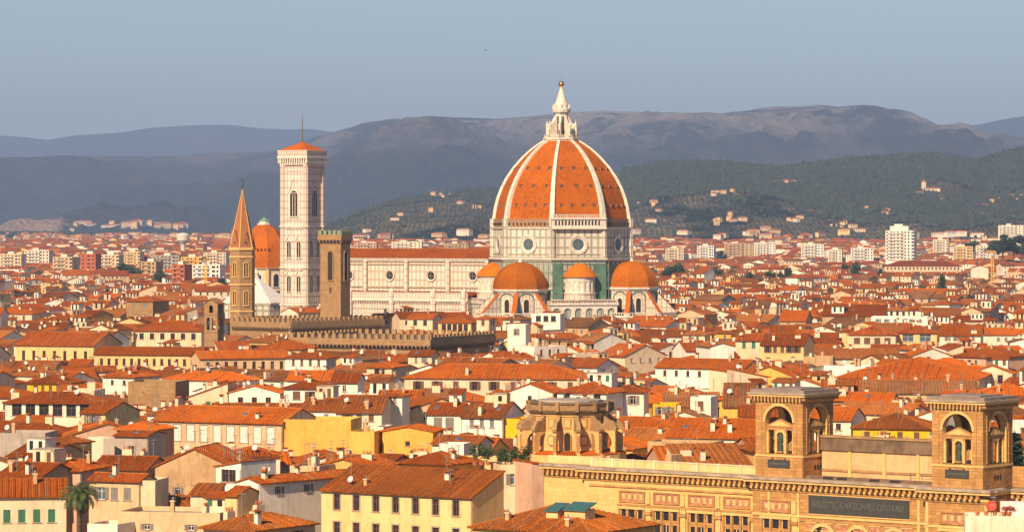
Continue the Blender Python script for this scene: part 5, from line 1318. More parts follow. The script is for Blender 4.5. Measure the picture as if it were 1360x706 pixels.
L(976, 1020, 500, 22.0, -10, 'shedr', 'cream', 'rust', 'pale side wall sloping down toward the nearer library tower', 514, d=8, p=12)
L(1010, 1068, 457, 22.5, 14, 'gable', 'pale_yellow', 'rust', 'pale yellow house with broad red roof and dark side gable in the middle right', 481, rp=15, win=(5, 1, 1.1, 1.8, 'open_brown', .6))
L(977, 1012, 451, 23.0, 12, 'gable', 'cream', 'rust', 'cream house with one green shutter left of the broad roofed yellow house', 463, rp=8, win=(2, 1, 1.1, 1.9, 'closed_green', .6))
L(907, 936, 443, 23.5, 14, 'hip', 'cream', 'dusty', 'cream house with dusty hipped roof right of the east end chapels', 456, rp=7, win=(2, 1, .8, 1.2, 'closed_green', .8))
L(1067, 1106, 473, 21.8, 10, 'flat', 'tan', 'rust', 'blank tan block right of the yellow house with dark gable', 486, d=8)
L(1127, 1190, 443, 23.0, 8, 'hip', 'cream', 'rust', 'cream loggia house with four brown arched windows', 460, rp=10, win=(4, 1, 2.0, 2.0, 'closed_brown', 1.2))
L(1190, 1245, 441, 23.3, 8, 'hip', 'pale_yellow', 'rust', 'pale yellow house with two very wide blue grey windows', 460, rp=9, win=(2, 1, 3.6, 2.4, 'blue_glass', .6))
L(1248, 1303, 444, 23.6, 10, 'gable', 'off_white', 'orange', 'cream house with orange roof and long grey white side gable', 460, rp=13, win=(4, 1, .9, 1.1, 'open_grey', .8))
L(1157, 1232, 420, 24.5, 8, 'flat', 'white', 'rust', 'wide low white building with small attic block', 430, d=12, win=(6, 1, 1.0, 1.2, 'open_grey', .9))
L(1176, 1224, 411, 26.5, 8, 'gable', 'white', 'dusty', 'white upper house with six windows rising behind the wide low white building', 420, rp=3, win=(5, 1, 1.0, 1.6, 'dark_frame', .7))
L(1112, 1300, 500, 21.2, 13, 'hip', 'cream', 'bright', 'huge bright orange roof behind the library towers', 504, d=44, p=13, extras=False)
L(1290, 1345, 494, 21.4, 12, 'gend', 'cream', 'orange', 'cream gable with two dark arched windows right of the huge orange roof', 506, d=14, p=20, win=(2, 1, 1.3, 2.2, 'dark_frame', .6))
L(1133, 1236, 566, 18.8, 14, 'hip', 'deep_yellow', 'brown', 'vivid yellow house with brown hipped roof between the library towers', 594, rp=20, win=(4, 1, 1.1, 1.6, 'closed_brown', .9), seed=3, cabins=False)
L(1100, 1185, 530, 20.0, 16, 'gable', 'tan', 'bright', 'long orange roof behind the vivid yellow house', 540, rp=10)
L(1250, 1300, 528, 20.0, 14, 'gable', 'white', 'orange', 'white low house with orange roof seen through the right library tower', 536, rp=10, win=(3, 1, 1, 1.2, 'open_grey'))
L(860, 945, 585, 18.8, 22, 'flat', 'tan', 'rust', 'long blank brown wall behind the left library wing', 600, d=7, extras=False)
L(885, 1000, 578, 19.4, 18, 'gable', 'off_white', 'orange', 'broad orange roof left of the nearer library tower', 584, rp=24)
L(1060, 1130, 555, 19.6, 18, 'gable', 'off_white', 'orange', 'orange roofed low white house between the library towers', 572, rp=16, win=(3, 1, 1, 1.3, 'dark_frame'))
L(1035, 1070, 425, 23.5, 12, 'gable', 'tan', 'bright', 'vivid orange roof right of the cathedral in the middle distance', 430, rp=13, extras=False)
L(1092, 1175, 418, 24.6, 10, 'gable', 'tan', 'rust', 'long dark red roof left of the wide low white building', 424, rp=14)
L(168, 203, 399, 26.5, 26, 'hip', 'stone_brown', 'rust', 'brown stone block house with red hipped roof and dark side, upper left', 420, rp=7, win=(2, 1, 1.2, 1.6, 'blue_glass', 1.2), extras=False)
L(1345, 1420, 560, 20.5, 8, 'flat', 'white', 'rust', 'white house at the right edge behind the cypress', 590, d=9, win=(3, 1, 1.0, 1.6, 'open_brown', 1.0))
# rooftop terrace in the bottom right corner
o, X, Y, w_, d_, s_ = L(1282, 1400, 684, 21.0, 6, 'flat', 'off_white', 'rust', 'white roof terrace with clay pots and low walls in the bottom right corner', 706, d=6, extras=False)
m = MB(); m.box(4.5, 9, 1, 4, 20.3, 22.6, 'wall_white'); m.build('parapet_wall', o)
inst('satellite_dish', DI[1], o, (3.3, .6, 21.0), sc=(1.3, 1.3, 1.3)); inst('antenna', AN[0], o, (3.6, 1.5, 21))
for k in range(4):
    p_ = MB(); p_.lathe([(0, 0), (.22, 0), (.32, .5), (.28, .5), (0, .45)], 'pot', 10)
    q = p_.build('flower_pot', None, (X+1.6+k*1.1, Y+.25, 21.0)); tag(q, ['clay pot leftmost on the white roof terrace parapet', 'second clay pot from the left on the white roof terrace', 'third clay pot from the left on the white roof terrace', 'clay pot rightmost of the four on the white roof terrace'][k], 'flower pot', 'clay pots on the corner terrace')
CORNER = (X, Y)

# ------------------------------------------------------------------ tall modern blocks toward the plain
def box_win(ww, wh):
    m = MB(); m.box(0, ww, -.05, .02, 0, wh, 'glass_dark', 'k'); m.box(-.12, ww+.12, -.25, .02, -.15, 0, 'marble_white', 'k'); return m.mesh('window')
BW = box_win(1.5, 1.6); BW2 = box_win(2.6, 1.5)
def block(px0, px1, py, Y, al, wall, label, vb=None, d=14, bal=True, floors=None, name='apartment_block', cat='apartment block', group='modern blocks on the plain', top=True, maxw=7):
    z = CAMZ-(py-HOR)*Y/F; gz = terrain((px0-680)/F*Y, Y); H = z-gz; k = (px1-680)/F; X0 = (px0-680)/F*Y
    ex, ey = math.cos(R(al)), -math.sin(R(al)); w_ = (k*Y-X0)/(ex-k*ey)
    USED.append((X0, Y, al, w_, d)); HAND.append((X0, Y, al, w_, d, z, vb or (py+min(18, H*F/Y*.6)), px0, px1+5))
    t = thing(name, (X0, Y, gz), -R(al), label, cat, group)
    m = MB(); m.box(0, w_, 0, d, 0, H-.6, 'wall_'+wall, 'b', top='flat_roof')
    for sd_ in 'frlk':
        Lw = w_ if sd_ in 'fk' else d; m.M = wallM(sd_, w_, d); m.box(0, Lw, 0, .3, H-.6, H, 'wall_'+wall, 'b')
    m.M = None
    if top: m.box(w_*.3, w_*.3+min(6, w_*.4), d*.3, d*.7, H-.6, H+2.2, 'wall_off_white', 'b')
    m.build('wall', t); nf = floors or max(2, min(6, int(H/3.3))); n = max(2, min(maxw, int(w_/3.4)))
    for f_ in range(nf):
        zz = H-2.6-f_*3.2
        if zz < 1: break
        for i in range(n):
            inst('window', BW2 if i % 3 == 1 else BW, t, (w_*(i+.5)/n-.8, 0, zz))
        if bal:
            b = MB(); b.box(w_*.08, w_*.62, -1.2, 0, zz-.6, zz-.4, 'marble_white'); b.box(w_*.08, w_*.62, -1.2, -1.1, zz-.4, zz+.45, 'wall_'+wall); b.build('balcony', t)
        o = inst('window', BW, t); o.matrix_local = wallM('r', w_, d) @ Matrix.Translation((d*.4, 0, zz))
    return t
block(107, 127, 337, 2900, 16, 'brick_red', 'red brick tower block standing above the roofs at far left', d=12, bal=False)
block(133, 158, 338, 3100, 12, 'cream', 'cream apartment block right of the red brick tower block')
block(32, 65, 332, 3500, 10, 'off_white', 'wide pale apartment block left of the red brick tower block')
block(0, 28, 337, 3300, 14, 'cream', 'cream apartment block at the left edge of the plain')
block(70, 96, 341, 3000, 20, 'beige', 'beige apartment block between the wide pale block and the red tower')
block(240, 268, 341, 2900, 10, 'yellow', 'yellow flat topped block right of the dark roofed block')
block(255, 292, 351, 2600, 12, 'white', 'white block with tall bays in front of the yellow block')
block(187, 207, 347, 2700, 18, 'tan', 'orange tan balconied block right of the dark tree clump')
block(228, 245, 351, 2500, 18, 'brick_red', 'small brick red block left of the yellow block')
block(207, 238, 339, 3200, 8, 'grey', 'dark grey low block behind the balconied ones')
block(164, 186, 334, 3600, 12, 'pale_yellow', 'pale yellow block just behind the dark tree clump')
block(270, 300, 335, 3700, 12, 'cream', 'cream block just left of the brick spire, far off')
block(962, 1000, 323, 4300, 8, 'tan', 'wide tan block far off right of the cathedral')
block(1001, 1030, 322, 4500, 8, 'white', 'white striped block right of the wide tan block')
block(1064, 1094, 324, 4000, 8, 'white', 'white block with dark middle far right of the dome')
block(926, 948, 326, 4200, 14, 'white', 'small white block left of the wide tan block')
block(884, 908, 329, 4100, 10, 'cream', 'cream block just right of the cathedral near the hills')
block(1130, 1160, 329, 3800, 8, 'white', 'long white block left of the white high rise')
block(1100, 1118, 331, 3900, 12, 'off_white', 'narrow off white block between two white blocks')
block(1239, 1260, 318, 4300, 12, 'off_white', 'off white block just right of the white high rise')
block(1266, 1292, 327, 3800, 8, 'pale_yellow', 'pale yellow block right of the white high rise')
block(1296, 1320, 326, 3900, 10, 'white', 'white block next to the dark trees at the right edge')
block(1326, 1362, 299, 4700, 6, 'white', 'white modern building above the dark trees at the right edge', floors=4)
block(520, 560, 321, 4300, 6, 'off_white', 'pale block above the nave roof, left one')
block(590, 622, 323, 4100, 6, 'tan', 'tan block above the nave roof, right one')
block(470, 500, 322, 4000, 6, 'pink', 'pinkish block above the nave roof beside the stone tower')
hr = block(1176, 1214, 306, 3400, 14, 'white', 'tall white high rise tower standing above all roofs at right', d=22, floors=9, name='high_rise', cat='high rise', group=None, maxw=8, vb=338)
m = MB(); m.box(4, 22, 4, 16, 0, 5, 'wall_white', 'b'); m.box(8, 16, 6, 12, 5, 7, 'wall_white', 'b'); m.build('roof_house', hr).location = (0, 0, CAMZ-(306-HOR)*3400/F-terrain(0, 3400)-.6)
L(1175, 1277, 353, 20.0, 4, 'hip', 'cream', 'rust', 'very long cream building with a row of windows below the white high rise', 362, rp=7, win=(20, 1, 1.4, 2.2, 'dark_frame', 1.2), extras=False)
L(1290, 1313, 356, 22.0, 4, 'gend', 'off_white', 'rust', 'pale blank gable wall right of the very long cream building', 370, d=14, extras=False)
# water tower, cranes
Y = 4200; X = (243-680)/F*Y
wt = thing('water_tower', (X, Y, terrain(X, Y)), 0, 'white mushroom shaped water tower on the plain at far left', 'water tower')
HAND.append((Y, Y, 0, 8, 8, 40, 333, 239, 247)); HAND[-1] = (X, Y, 0, 8, 8, 40, 333, 239, 247); USED.append((X-6, Y-6, 0, 12, 12))
m = MB(); m.lathe([(3.2, 0), (2.6, 24), (3.0, 28)], 'marble_white', 14); m.build('stem', wt)
m = MB(); m.lathe([(3.0, 28), (7.6, 33), (7.9, 39), (6.5, 41), (0, 42.5)], 'marble_white', 16); m.build('tank', wt)
def crane(px, py, Y, vb, label):
    X = (px-680)/F*Y; gz = terrain(X, Y); H = CAMZ-(py-HOR)*Y/F-gz; t = thing('tower_crane', (X, Y, gz), 0, label, 'crane'); USED.append((X-2, Y-2, 0, 4, 4)); HAND.append((X, Y-4, 0, 3, 3, H, vb, px-2, px+2))
    m = MB(); r = .8
    for x in (-r, r):
        for y in (-r, r): m.box(x-.16, x+.16, y-.16, y+.16, 0, H, 'crane_yellow')
    n = int(H/2)
    for i in range(n):
        for y in (-r, r): m.tube((-r, y, i*2), (r, y, i*2+2), .12, .12, 'crane_yellow', 4); m.tube((r, y, i*2), (-r, y, i*2+2), .12, .12, 'crane_yellow', 4)
        for x in (-r, r): m.tube((x, -r, i*2), (x, r, i*2+2), .12, .12, 'crane_yellow', 4)
    m.build('mast', t)
    m = MB()
    for x in (-.5, .5): m.box(x-.12, x+.12, -14, 30, H, H+.25, 'crane_yellow')
    m.box(-.12, .12, -10, 26, H+1.2, H+1.4, 'crane_yellow')
    for i in range(20): m.tube((-.5, -14+i*2.2, H+.1), (0, -13+i*2.2, H+1.3), .08, .08, 'crane_yellow', 4); m.tube((.5, -14+i*2.2, H+.1), (0, -13+i*2.2, H+1.3), .08, .08, 'crane_yellow', 4)
    m.box(-.9, .9, -13.5, -11, H-1.6, H, 'flat_roof'); m.build('jib', t)
    m = MB(); m.box(-.9, .9, -2, 0, H-2.2, H-.2, 'frame_white'); m.build('cab', t)
crane(273, 346, 2250, 378, 'yellow tower crane left of the brick spire, its jib pointing away')
crane(1318, 335, 2300, 368, 'yellow tower crane near the right edge, its jib pointing away')

# ------------------------------------------------------------------ the rest of the city
GX, GY0, GS = 1200, 420, 2.0
occ = np.zeros((int(5600/GS), int(2*GX/GS)), bool)
def foot_cells(X, Y, al, w_, d, pad=0.0, step=1.4):
    c, s = math.cos(R(al)), math.sin(R(al))
    u = np.arange(-pad, w_+pad+.01, step); v = np.arange(-pad, d+pad+.01, step)
    U, V = np.meshgrid(u, v); x = X+U*c+V*s; y = Y-U*s+V*c
    i = ((y-GY0)/GS).astype(int); j = ((x+GX)/GS).astype(int)
    ok = (i >= 0) & (i < occ.shape[0]) & (j >= 0) & (j < occ.shape[1])
    return i[ok], j[ok]
for u in USED: occ[foot_cells(*u, pad=.6)] = True
# cathedral ground plan
for (x0, x1, y0, y1) in ((-116, 50, -44, 44),):
    x, y = cl(x0, y0); occ[foot_cells(x, y, 31, x1-x0, y1-y0)] = True
LANDM = [(745, 300, 'the great cathedral dome'), (403, 320, 'the marble bell tower'), (438, 370, 'the crenellated stone tower'), (322, 340, 'the brick spire'), (560, 380, 'the cathedral nave'),
         (690, 395, 'the south tribune dome'), (837, 390, 'the east tribune dome'), (445, 440, 'the fortified palace wall'), (600, 460, 'the lower crenellated wall'), (281, 425, 'the small stone bell tower'),
         (757, 565, 'the round tribune'), (1035, 560, 'the nearer library tower'), (1270, 570, 'the rightmost library tower'), (105, 660, 'the palm tree'), (1197, 325, 'the white high-rise'),
         (202, 525, 'the brown stone block'), (540, 640, 'the big pale yellow palazzo'), (290, 560, 'the long palazzo'), (70, 465, 'the pale yellow church building'), (1220, 485, 'the huge orange roof'),
         (655, 500, 'the very long beige building'), (1190, 575, 'the vivid yellow house'), (420, 580, 'the wide yellow wall'), (540, 585, 'the yellow gable wall'), (1195, 425, 'the low white building'),
         (1040, 460, 'the dark gabled yellow house'), (70, 545, 'the roof terrace house'), (118, 350, 'the red brick tower block'), (220, 445, 'the white arcaded building'), (1052, 420, 'the vivid orange roof'), (880, 450, 'the east end chapels'), (690, 445, 'the white tower house')]
ZR = [33, 33, 30, 38, 26, 14, 5, -14, -40]
rz_ = random.Random(21)
seeds = []
for k in range(260):
    Y = 440+5200*rz_.random()**1.5; seeds.append((rz_.uniform(-.2, .2)*Y, Y, rz_.choice(ZR if Y > 700 else [33, 33, 26, 14, 5, -10])))
SA = np.array(seeds)
def zone(X, Y):
    d = ((SA[:, 0]-X)*1.0)**2+((SA[:, 1]-Y)*(.8 if Y < 1500 else .6))**2
    return int(d.argmin())
WCOL = ['cream']*5+['pale_yellow']*2+['white']*6+['off_white']*5+['beige']*3+['tan', 'ochre', 'yellow', 'pink', 'grey']
RCOL = ['orange']*6+['rust']*5+['brown']*3+['bright']*2+['dusty']*3+['weathered']*3
hands = [((h[1]), h[6], h[7], h[8]) for h in HAND]      # Y, visible bottom, px0, px1
hands += [(1290, 418, 372, 436), (1330, 414, 462, 655), (1320, 420, 636, 875), (1250, 420, 306, 340)]
CAND = []
for zi, (sx, sy, al) in enumerate(seeds):
    rg = random.Random(zi*7+1); ex, ey = math.cos(R(al)), -math.sin(R(al)); nx_, ny_ = math.sin(R(al)), math.cos(R(al))
    Rz = 110+sy*.07
    v = -Rz; k = 0
    while v < Rz:
        d = rg.uniform(9.5, 15) if sy < 2200 else rg.uniform(11, 18)
        u = -Rz
        while u < Rz:
            w_ = rg.choice([rg.uniform(6, 11), rg.uniform(6, 13), rg.uniform(9, 18), rg.uniform(8, 15), rg.uniform(13, 28)])
            if sy > 2200: w_ *= 1.15
            dd = d*rg.uniform(.85, 1.1); v0 = v+rg.uniform(-.5, 1.2)
            X, Y = sx+u*ex+v0*nx_, sy+u*ey+v0*ny_
            u += w_+(.3 if rg.random() < .86 else rg.uniform(3, 7))
            xc, yc = X+w_/2*ex+dd/2*nx_, Y+w_/2*ey+dd/2*ny_
            if yc < 470 or yc > 5600: continue
            pxc = 680+xc*F/yc
            if pxc < -40-9000/yc or pxc > 1400+9000/yc: continue
            if zone(xc, yc) != zi: continue
            CAND.append((yc, X, Y, al, w_, dd, rg.random()))
        k += 1; v += d+(rg.uniform(5, 8) if k % 2 == 0 else rg.uniform(.4, 3.0))
CAND.sort()
hor = np.full(1360, 706.0)
def cols(px0, px1):
    return max(0, int(px0)), min(1360, int(px1)+1)
def corners(X, Y, al, w_, d):
    c, s = math.cos(R(al)), math.sin(R(al)); return [(X, Y), (X+w_*c, Y-w_*s), (X+w_*c+d*s, Y-w_*s+d*c), (X+d*s, Y+d*c)]
recs = []
for h in HAND:
    if h[6] >= 690 and h[1] == 565: continue
    recs.append((h[1], None, h[7], h[8], h[5], h))
GEN = []
rg = random.Random(99)
for (yc, X, Y, al, w_, d, q) in CAND:
    i, j = foot_cells(X, Y, al, w_, d, pad=-.8)
    if not len(i) or occ[i, j].any(): continue
    cs = corners(X, Y, al, w_, d); pxs = [680+a*F/b for a, b in cs]; p0, p1 = min(pxs), max(pxs)
    if p1 < 2 or p0 > 1358: continue
    nf = noise.noise((X*.011, Y*.011, 1.5))
    H = 17.6+nf*3.2+rg.uniform(-4.0, 4.0)
    if Y > 2000: H = 15.5+nf*4+rg.uniform(-3, 3.5)
    if rg.random() < .07: H += rg.uniform(2, 5)
    if Y < 1000: H -= .6
    gz = terrain(X, Y)
    if rg.random() < (.06 if Y < 2000 else .12): rt = 'flat'
    else: rt = rg.choice(['gable', 'gable', 'gable', 'hip', 'hip', 'gend', 'gend', 'shed', 'shedl'][:9]) if w_ < 17 else rg.choice(['gable', 'hip', 'gable'])
    if rt in ('shed', 'shedl') and (w_ > 12 or d > 13): rt = 'gable'
    p = rg.uniform(15, 21); rise = {'gable': d/2, 'gend': w_/2, 'hip': min(w_, d)/2, 'shed': d, 'shedl': w_}.get(rt, 0)*math.tan(R(p))
    lim = 0; cap = 99
    for (hy, vb, a, b) in hands:
        if hy > yc-3 and a-1 < p1 and b+1 > p0:
            cv = CAMZ-(vb-HOR)*min(c[1] for c in cs)/F-rise*.75-gz; lim = lim or cv < H+rise+2.5
            if hy < yc+60 and yc < 1300: cap = min(cap, cv)
            H = min(H, cv)
    if 10 < cap < 26: H = min(max(H, cap-rg.uniform(0, 1.6)), min([CAMZ-(vb-HOR)*min(c[1] for c in cs)/F-rise*.75-gz for (hy, vb, a, b) in hands if hy > yc-3 and a-1 < p1 and b+1 > p0]))
    if H < 6.5: continue
    occ[i, j] = True
    wc, rc = rg.choice(WCOL), rg.choice(RCOL)
    ymn = min(c[1] for c in cs); ymx = max(c[1] for c in cs)
    recs.append((ymn, len(GEN), p0, p1, H+gz+rise*.6, None))
    GEN.append([X, Y, al, w_, d, H, rt, p, wc, rc, gz, 0.0, (p0+p1)/2, HOR+(CAMZ-H-gz)*F/yc, rg.randrange(10**6), lim])
recs.sort(key=lambda r: r[0])
for (y, gi, a, b, zt, h) in recs:
    i0, i1 = cols(a, b)
    if i1 <= i0: continue
    top = HOR+(CAMZ-zt)*F/y
    seg = hor[i0:i1]; vis = np.clip(seg-top, 0, 60).sum()
    if gi is not None: GEN[gi][11] = vis
    hor[i0:i1] = np.minimum(seg, top)
vis_ids = [i for i in range(len(GEN)) if GEN[i][11] > 1.5]
order = sorted(vis_ids, key=lambda i: -GEN[i][11])
NIND = 300-len([o for o in bpy.data.objects if o.get('category') == 'house'])-2
ind = [i for i in order if GEN[i][1] < 2400][:NIND]
indset = set(ind)
print('generated', len(GEN), 'visible', len(vis_ids), 'individual', len(ind), 'min area', GEN[ind[-1]][11])
RN = {'orange': 'orange', 'rust': 'dark red', 'brown': 'brown', 'bright': 'bright orange', 'dusty': 'dusty pink', 'weathered': 'weathered brown grey'}
RT = {'gable': 'ridged', 'hip': 'hipped', 'gend': 'gable fronted', 'shed': 'lean to', 'shedl': 'side sloping', 'flat': 'flat'}
WN = {'pale_yellow': 'pale yellow', 'off_white': 'off white'}
ORD = ['nearest', 'second nearest', 'third nearest', 'fourth nearest', 'fifth nearest', 'sixth nearest', 'seventh nearest', 'eighth nearest', 'ninth nearest', 'tenth nearest']
buck = {}
for i in ind:
    g_ = GEN[i]; px, py = g_[12], g_[13]
    px = min(max(px, 5), 1355)
    best = min(LANDM, key=lambda l: (l[0]-px)**2+(1.6*(l[1]-py))**2); dx, dy = px-best[0], (py-best[1])*1.4
    dr_ = ('right of' if dx > 0 else 'left of') if abs(dx) > abs(dy) else ('below' if dy > 0 else 'above')
    wn = WN.get(g_[8], g_[8]); desc = f'{wn} house with {RN[g_[9]]} {RT[g_[6]]} roof' if g_[6] != 'flat' else f'{wn} house with flat terrace roof'
    buck.setdefault((desc, dr_, best[2]), []).append(((dx*dx+dy*dy), i))
LAB = {}
for (desc, dr_, lm), lst in buck.items():
    lst.sort()
    for k, (_, i) in enumerate(lst):
        LAB[i] = f'{desc}, {dr_} {lm}' if len(lst) == 1 else f'{desc}, {ORD[min(k, 9)]} {dr_} {lm}'.replace(' house with ', ' house, ')
STY = ['open_green', 'open_brown', 'open_grey', 'closed_green', 'closed_grey', 'closed_brown', 'dark_frame', 'open_grey']
for i in ind:
    X, Y, al, w_, d, H, rt, p, wc, rc, gz, area, px, py, sd_, lim = GEN[i]
    rn = random.Random(sd_); n = max(1, int(w_/rn.uniform(2.8, 4.2))); st = rn.choice(STY); nr = 2 if Y < 800 else 1
    big = area > 250
    wn = (n, nr, rn.choice([.9, 1.0, 1.2]), rn.choice([1.2, 1.5, 1.8]), st, rn.uniform(.7, 1.2), 3.4) if rn.random() < .85 else None
    sn = (max(1, int(d/4)), 1, .9, 1.3, st, 1.0) if rn.random() < .5 and Y < 1000 else None
    make_house(X, Y, al, w_, d, H, rt, p, wc, rc, LAB[i], wn, sn, detail=1, z0=gz, seed=sd_, group='houses of the old town', extras=Y < 1500, cabins=not lim)

# everything smaller or farther: one mass of roofs
mb = MB()
WR = random.Random(5)
for i in vis_ids:
    if i in indset: continue
    X, Y, al, w_, d, H, rt, p, wc, rc, gz, area, px, py, sd_, lim = GEN[i]
    rn = random.Random(sd_); wm = 'wall_'+wc; rm = 'roof_'+rc
    mb.M = Matrix.Translation((X, Y, gz)) @ Matrix.Rotation(-R(al), 4, 'Z')
    house_shell(mb, w_, d, H, rt, p, wm, {})
    if rt != 'flat':
        for q in roof_planes(rt, w_, d, H, p)[0]:
            if Y < 2500: mb.slab(q, .2, rm)
            else: mb.face(q, rm)
    n = max(1, int(w_/rn.uniform(2.6, 4))); ww, wh = .95, 1.5
    if Y < 4200 and rn.random() < .85:
        for fl in range(2 if Y < 1600 else (3 if H > 17 else 2)):
            zz = H-1.0-wh-fl*3.4
            for x in win_row(w_, n, ww): mb.box(x, x+ww, -.06, .02, zz, zz+wh, 'glass_dark' if rn.random() < .7 else 'shutter_grey', 'bk')
        for x in win_row(d, max(1, n//2), ww):
            side_ = 'r' if al > -5 else 'l'; old = mb.M; mb.M = old @ wallM(side_, w_, d); mb.box(x, x+ww, -.06, .02, H-2.6, H-1.1, 'glass_dark', 'bk'); mb.M = old
    if Y < 2700 and not lim and w_ > 6.5 and d > 6.5 and rn.random() < .6:
        cw, cd_ = rn.uniform(2.2, min(6.5, w_*.6)), rn.uniform(2.5, 4); x, y = rn.uniform(.6, w_-cw-.6), rn.uniform(.5, max(.6, d-cd_-.5)); cabin(mb, rn, x, y, roof_z(rt, w_, d, H, p, x+cw/2, y+.3), cw, cd_, rn.uniform(1.6, 3.2))
    if Y < 3000:
        for k in range(rn.choice([0, 1, 2])):
            x, y = rn.uniform(1, w_-1), rn.uniform(1, d-1); z = roof_z(rt, w_, d, H, p, x, y)
            mb.box(x-.4, x+.4, y-.3, y+.3, z-1, z+1.2, 'wall_off_white', 'b'); mb.box(x-.5, x+.5, y-.4, y+.4, z+1.2, z+1.45, 'roof_rust')
mb.M = None
tag(mb.build('distant_houses'), kind='stuff')
print('mass faces', len(mb.f))

for o in bpy.data.objects:
    if o.get('label') and len(o['label'].split()) > 16: print('LONG', o['label'])

# ------------------------------------------------------------------ trees and plants
def leaf_cloud(m, lobes, n, size, rn, mats):
    for k in range(n):
        c, r = rn.choice(lobes)
        v = Vector((rn.gauss(0, 1), rn.gauss(0, 1), rn.gauss(0, 1))).normalized()*(rn.random()**.4)
        p = Vector((c[0]+v.x*r[0], c[1]+v.y*r[1], c[2]+v.z*r[2])); s = size*rn.uniform(.6, 1.4)
        a = Vector((rn.gauss(0, 1), rn.gauss(0, 1), rn.gauss(0, .6))).normalized(); b = a.orthogonal().normalized(); q = a.cross(b)
        b = (b*math.cos(k)+q*math.sin(k)).normalized(); mt = rn.choice(mats)
        m.face([p-a*s-b*s*.3, p+b*s*.6, p+a*s, p-b*s*.7], mt)
TM = []
for k in range(5):
    rn = random.Random(k+40); m = MB(); lobes = []
    for i in range(11):
        a = rn.uniform(0, 6.28); q = rn.uniform(0, .30); lobes.append(((q*math.cos(a), q*math.sin(a), rn.uniform(.38, .86)), (rn.uniform(.10, .2), rn.uniform(.10, .2), rn.uniform(.09, .16))))
    leaf_cloud(m, lobes, 1500, .032, rn, ['leaf', 'leaf_dark', 'leaf_dark', 'leaf', 'leaf_light'] if k < 3 else ['leaf_dark', 'leaf_dark', 'leaf'])
    t = MB(); t.tube((0, 0, 0), (0, 0, .45), .035, .022, 'bark', 7)
    for l in lobes[:6]: t.tube((0, 0, .3), l[0], .018, .006, 'bark', 5)
    TM.append((m.mesh('crown'), t.mesh('trunk')))
rn = random.Random(77); m = MB(); leaf_cloud(m, [((0, 0, .1+.08*i), (.10*(1-.085*i)+.01, .10*(1-.085*i)+.01, .09)) for i in range(11)], 1600, .02, rn, ['leaf_dark', 'leaf_dark', 'leaf'])
t = MB(); t.tube((0, 0, 0), (0, 0, .8), .02, .008, 'bark', 6); CYP = (m.mesh('crown'), t.mesh('trunk'))
def tree(X, Y, z, h, label, group=None, v=0, cyp=False, wx=1.0):
    cr, tr = CYP if cyp else TM[v % 5]
    t = thing('cypress_tree' if cyp else 'tree', (X, Y, z), v*1.7, label, 'tree', group)
    inst('crown', cr, t, sc=(h*wx, h*wx, h)); inst('trunk', tr, t, sc=(h, h, h)); return t
TR = [(163,349,20,2700,'dark tree clump, left crown, beside the orange tan block'),(172,347,22,2700,'tallest of the dark trees beside the orange tan block'),(183,351,20,2650,'dark tree, right crown, just left of the orange tan block'),
      (86,356,16,2600,'dark tree below the beige block at far left'),(95,358,14,2500,'small dark tree right of the one below the beige block'),(213,359,16,2400,'dark tree between the tan block and the small brick red block'),
      (266,366,15,2300,'tree just left of the yellow crane at left'),(283,367,15,2300,'tree right of the yellow crane at left'),(294,366,14,2300,'tree touching the left side of the brick spire'),
      (886,349,19,2600,'broad tree right of the cathedral, left crown'),(900,348,20,2600,'broad tree right of the cathedral, right crown'),(940,350,17,2600,'dark tree right of the broad trees'),(950,352,15,2550,'small dark tree next to the dark tree right of the cathedral'),
      (958,331,14,3600,'tree in front of the wide tan block'),(984,359,13,2400,'leftmost of the low tree row right of the cathedral'),(996,360,13,2400,'middle of the low tree row right of the cathedral'),(1007,361,12,2400,'rightmost of the low tree row right of the cathedral'),
      (1026,354,14,2500,'brown green tree right of the low tree row'),(1047,352,15,2500,'broad tree right of the brown green tree'),(1127,345,16,2700,'tree below the long white block'),(1138,347,13,2650,'smaller tree right of the one below the long white block'),(1170,352,12,2600,'small tree at the foot of the white high rise'),
      (1320,314,26,3400,'dark tree mass at right edge, lowest crown'),(1332,309,30,3300,'dark tree mass at right edge, middle crown'),(1346,308,30,3300,'dark tree mass at right edge, tallest crown'),(1357,312,28,3300,'dark tree at the very right edge'),(1288,316,20,3900,'dark tree above the pale yellow block at right'),
      (688,448,7,1080,'leafy shrub tree beside the white tower house'),(668,449,6,1075,'small leafy tree left of the white tower house'),(1252,357,10,2100,'small dark tree above the very long cream building')]
tree_h = []
for k, (px, py, h, Y, lb) in enumerate(TR):
    X = (px-680)/F*Y; z = CAMZ-(py-HOR)*Y/F-h*.97
    h2 = h*1.25 if z-terrain(X, Y) > h*.25 else h
    z0 = max(terrain(X, Y), CAMZ-(py-HOR)*Y/F-26); h3 = CAMZ-(py-HOR)*Y/F-z0
    tree(X, Y, z0, h3, lb, 'trees among the roofs', k, wx=min(1.3, h*1.0/h3*1.35))
Y = 505; Yc = 560; X = (1349-680)/F*Yc
tree(X, Yc, 0, CAMZ-(570-HOR)*Yc/F, 'dark pointed cypress beside the rightmost library tower', None, 1, True, 1.4)
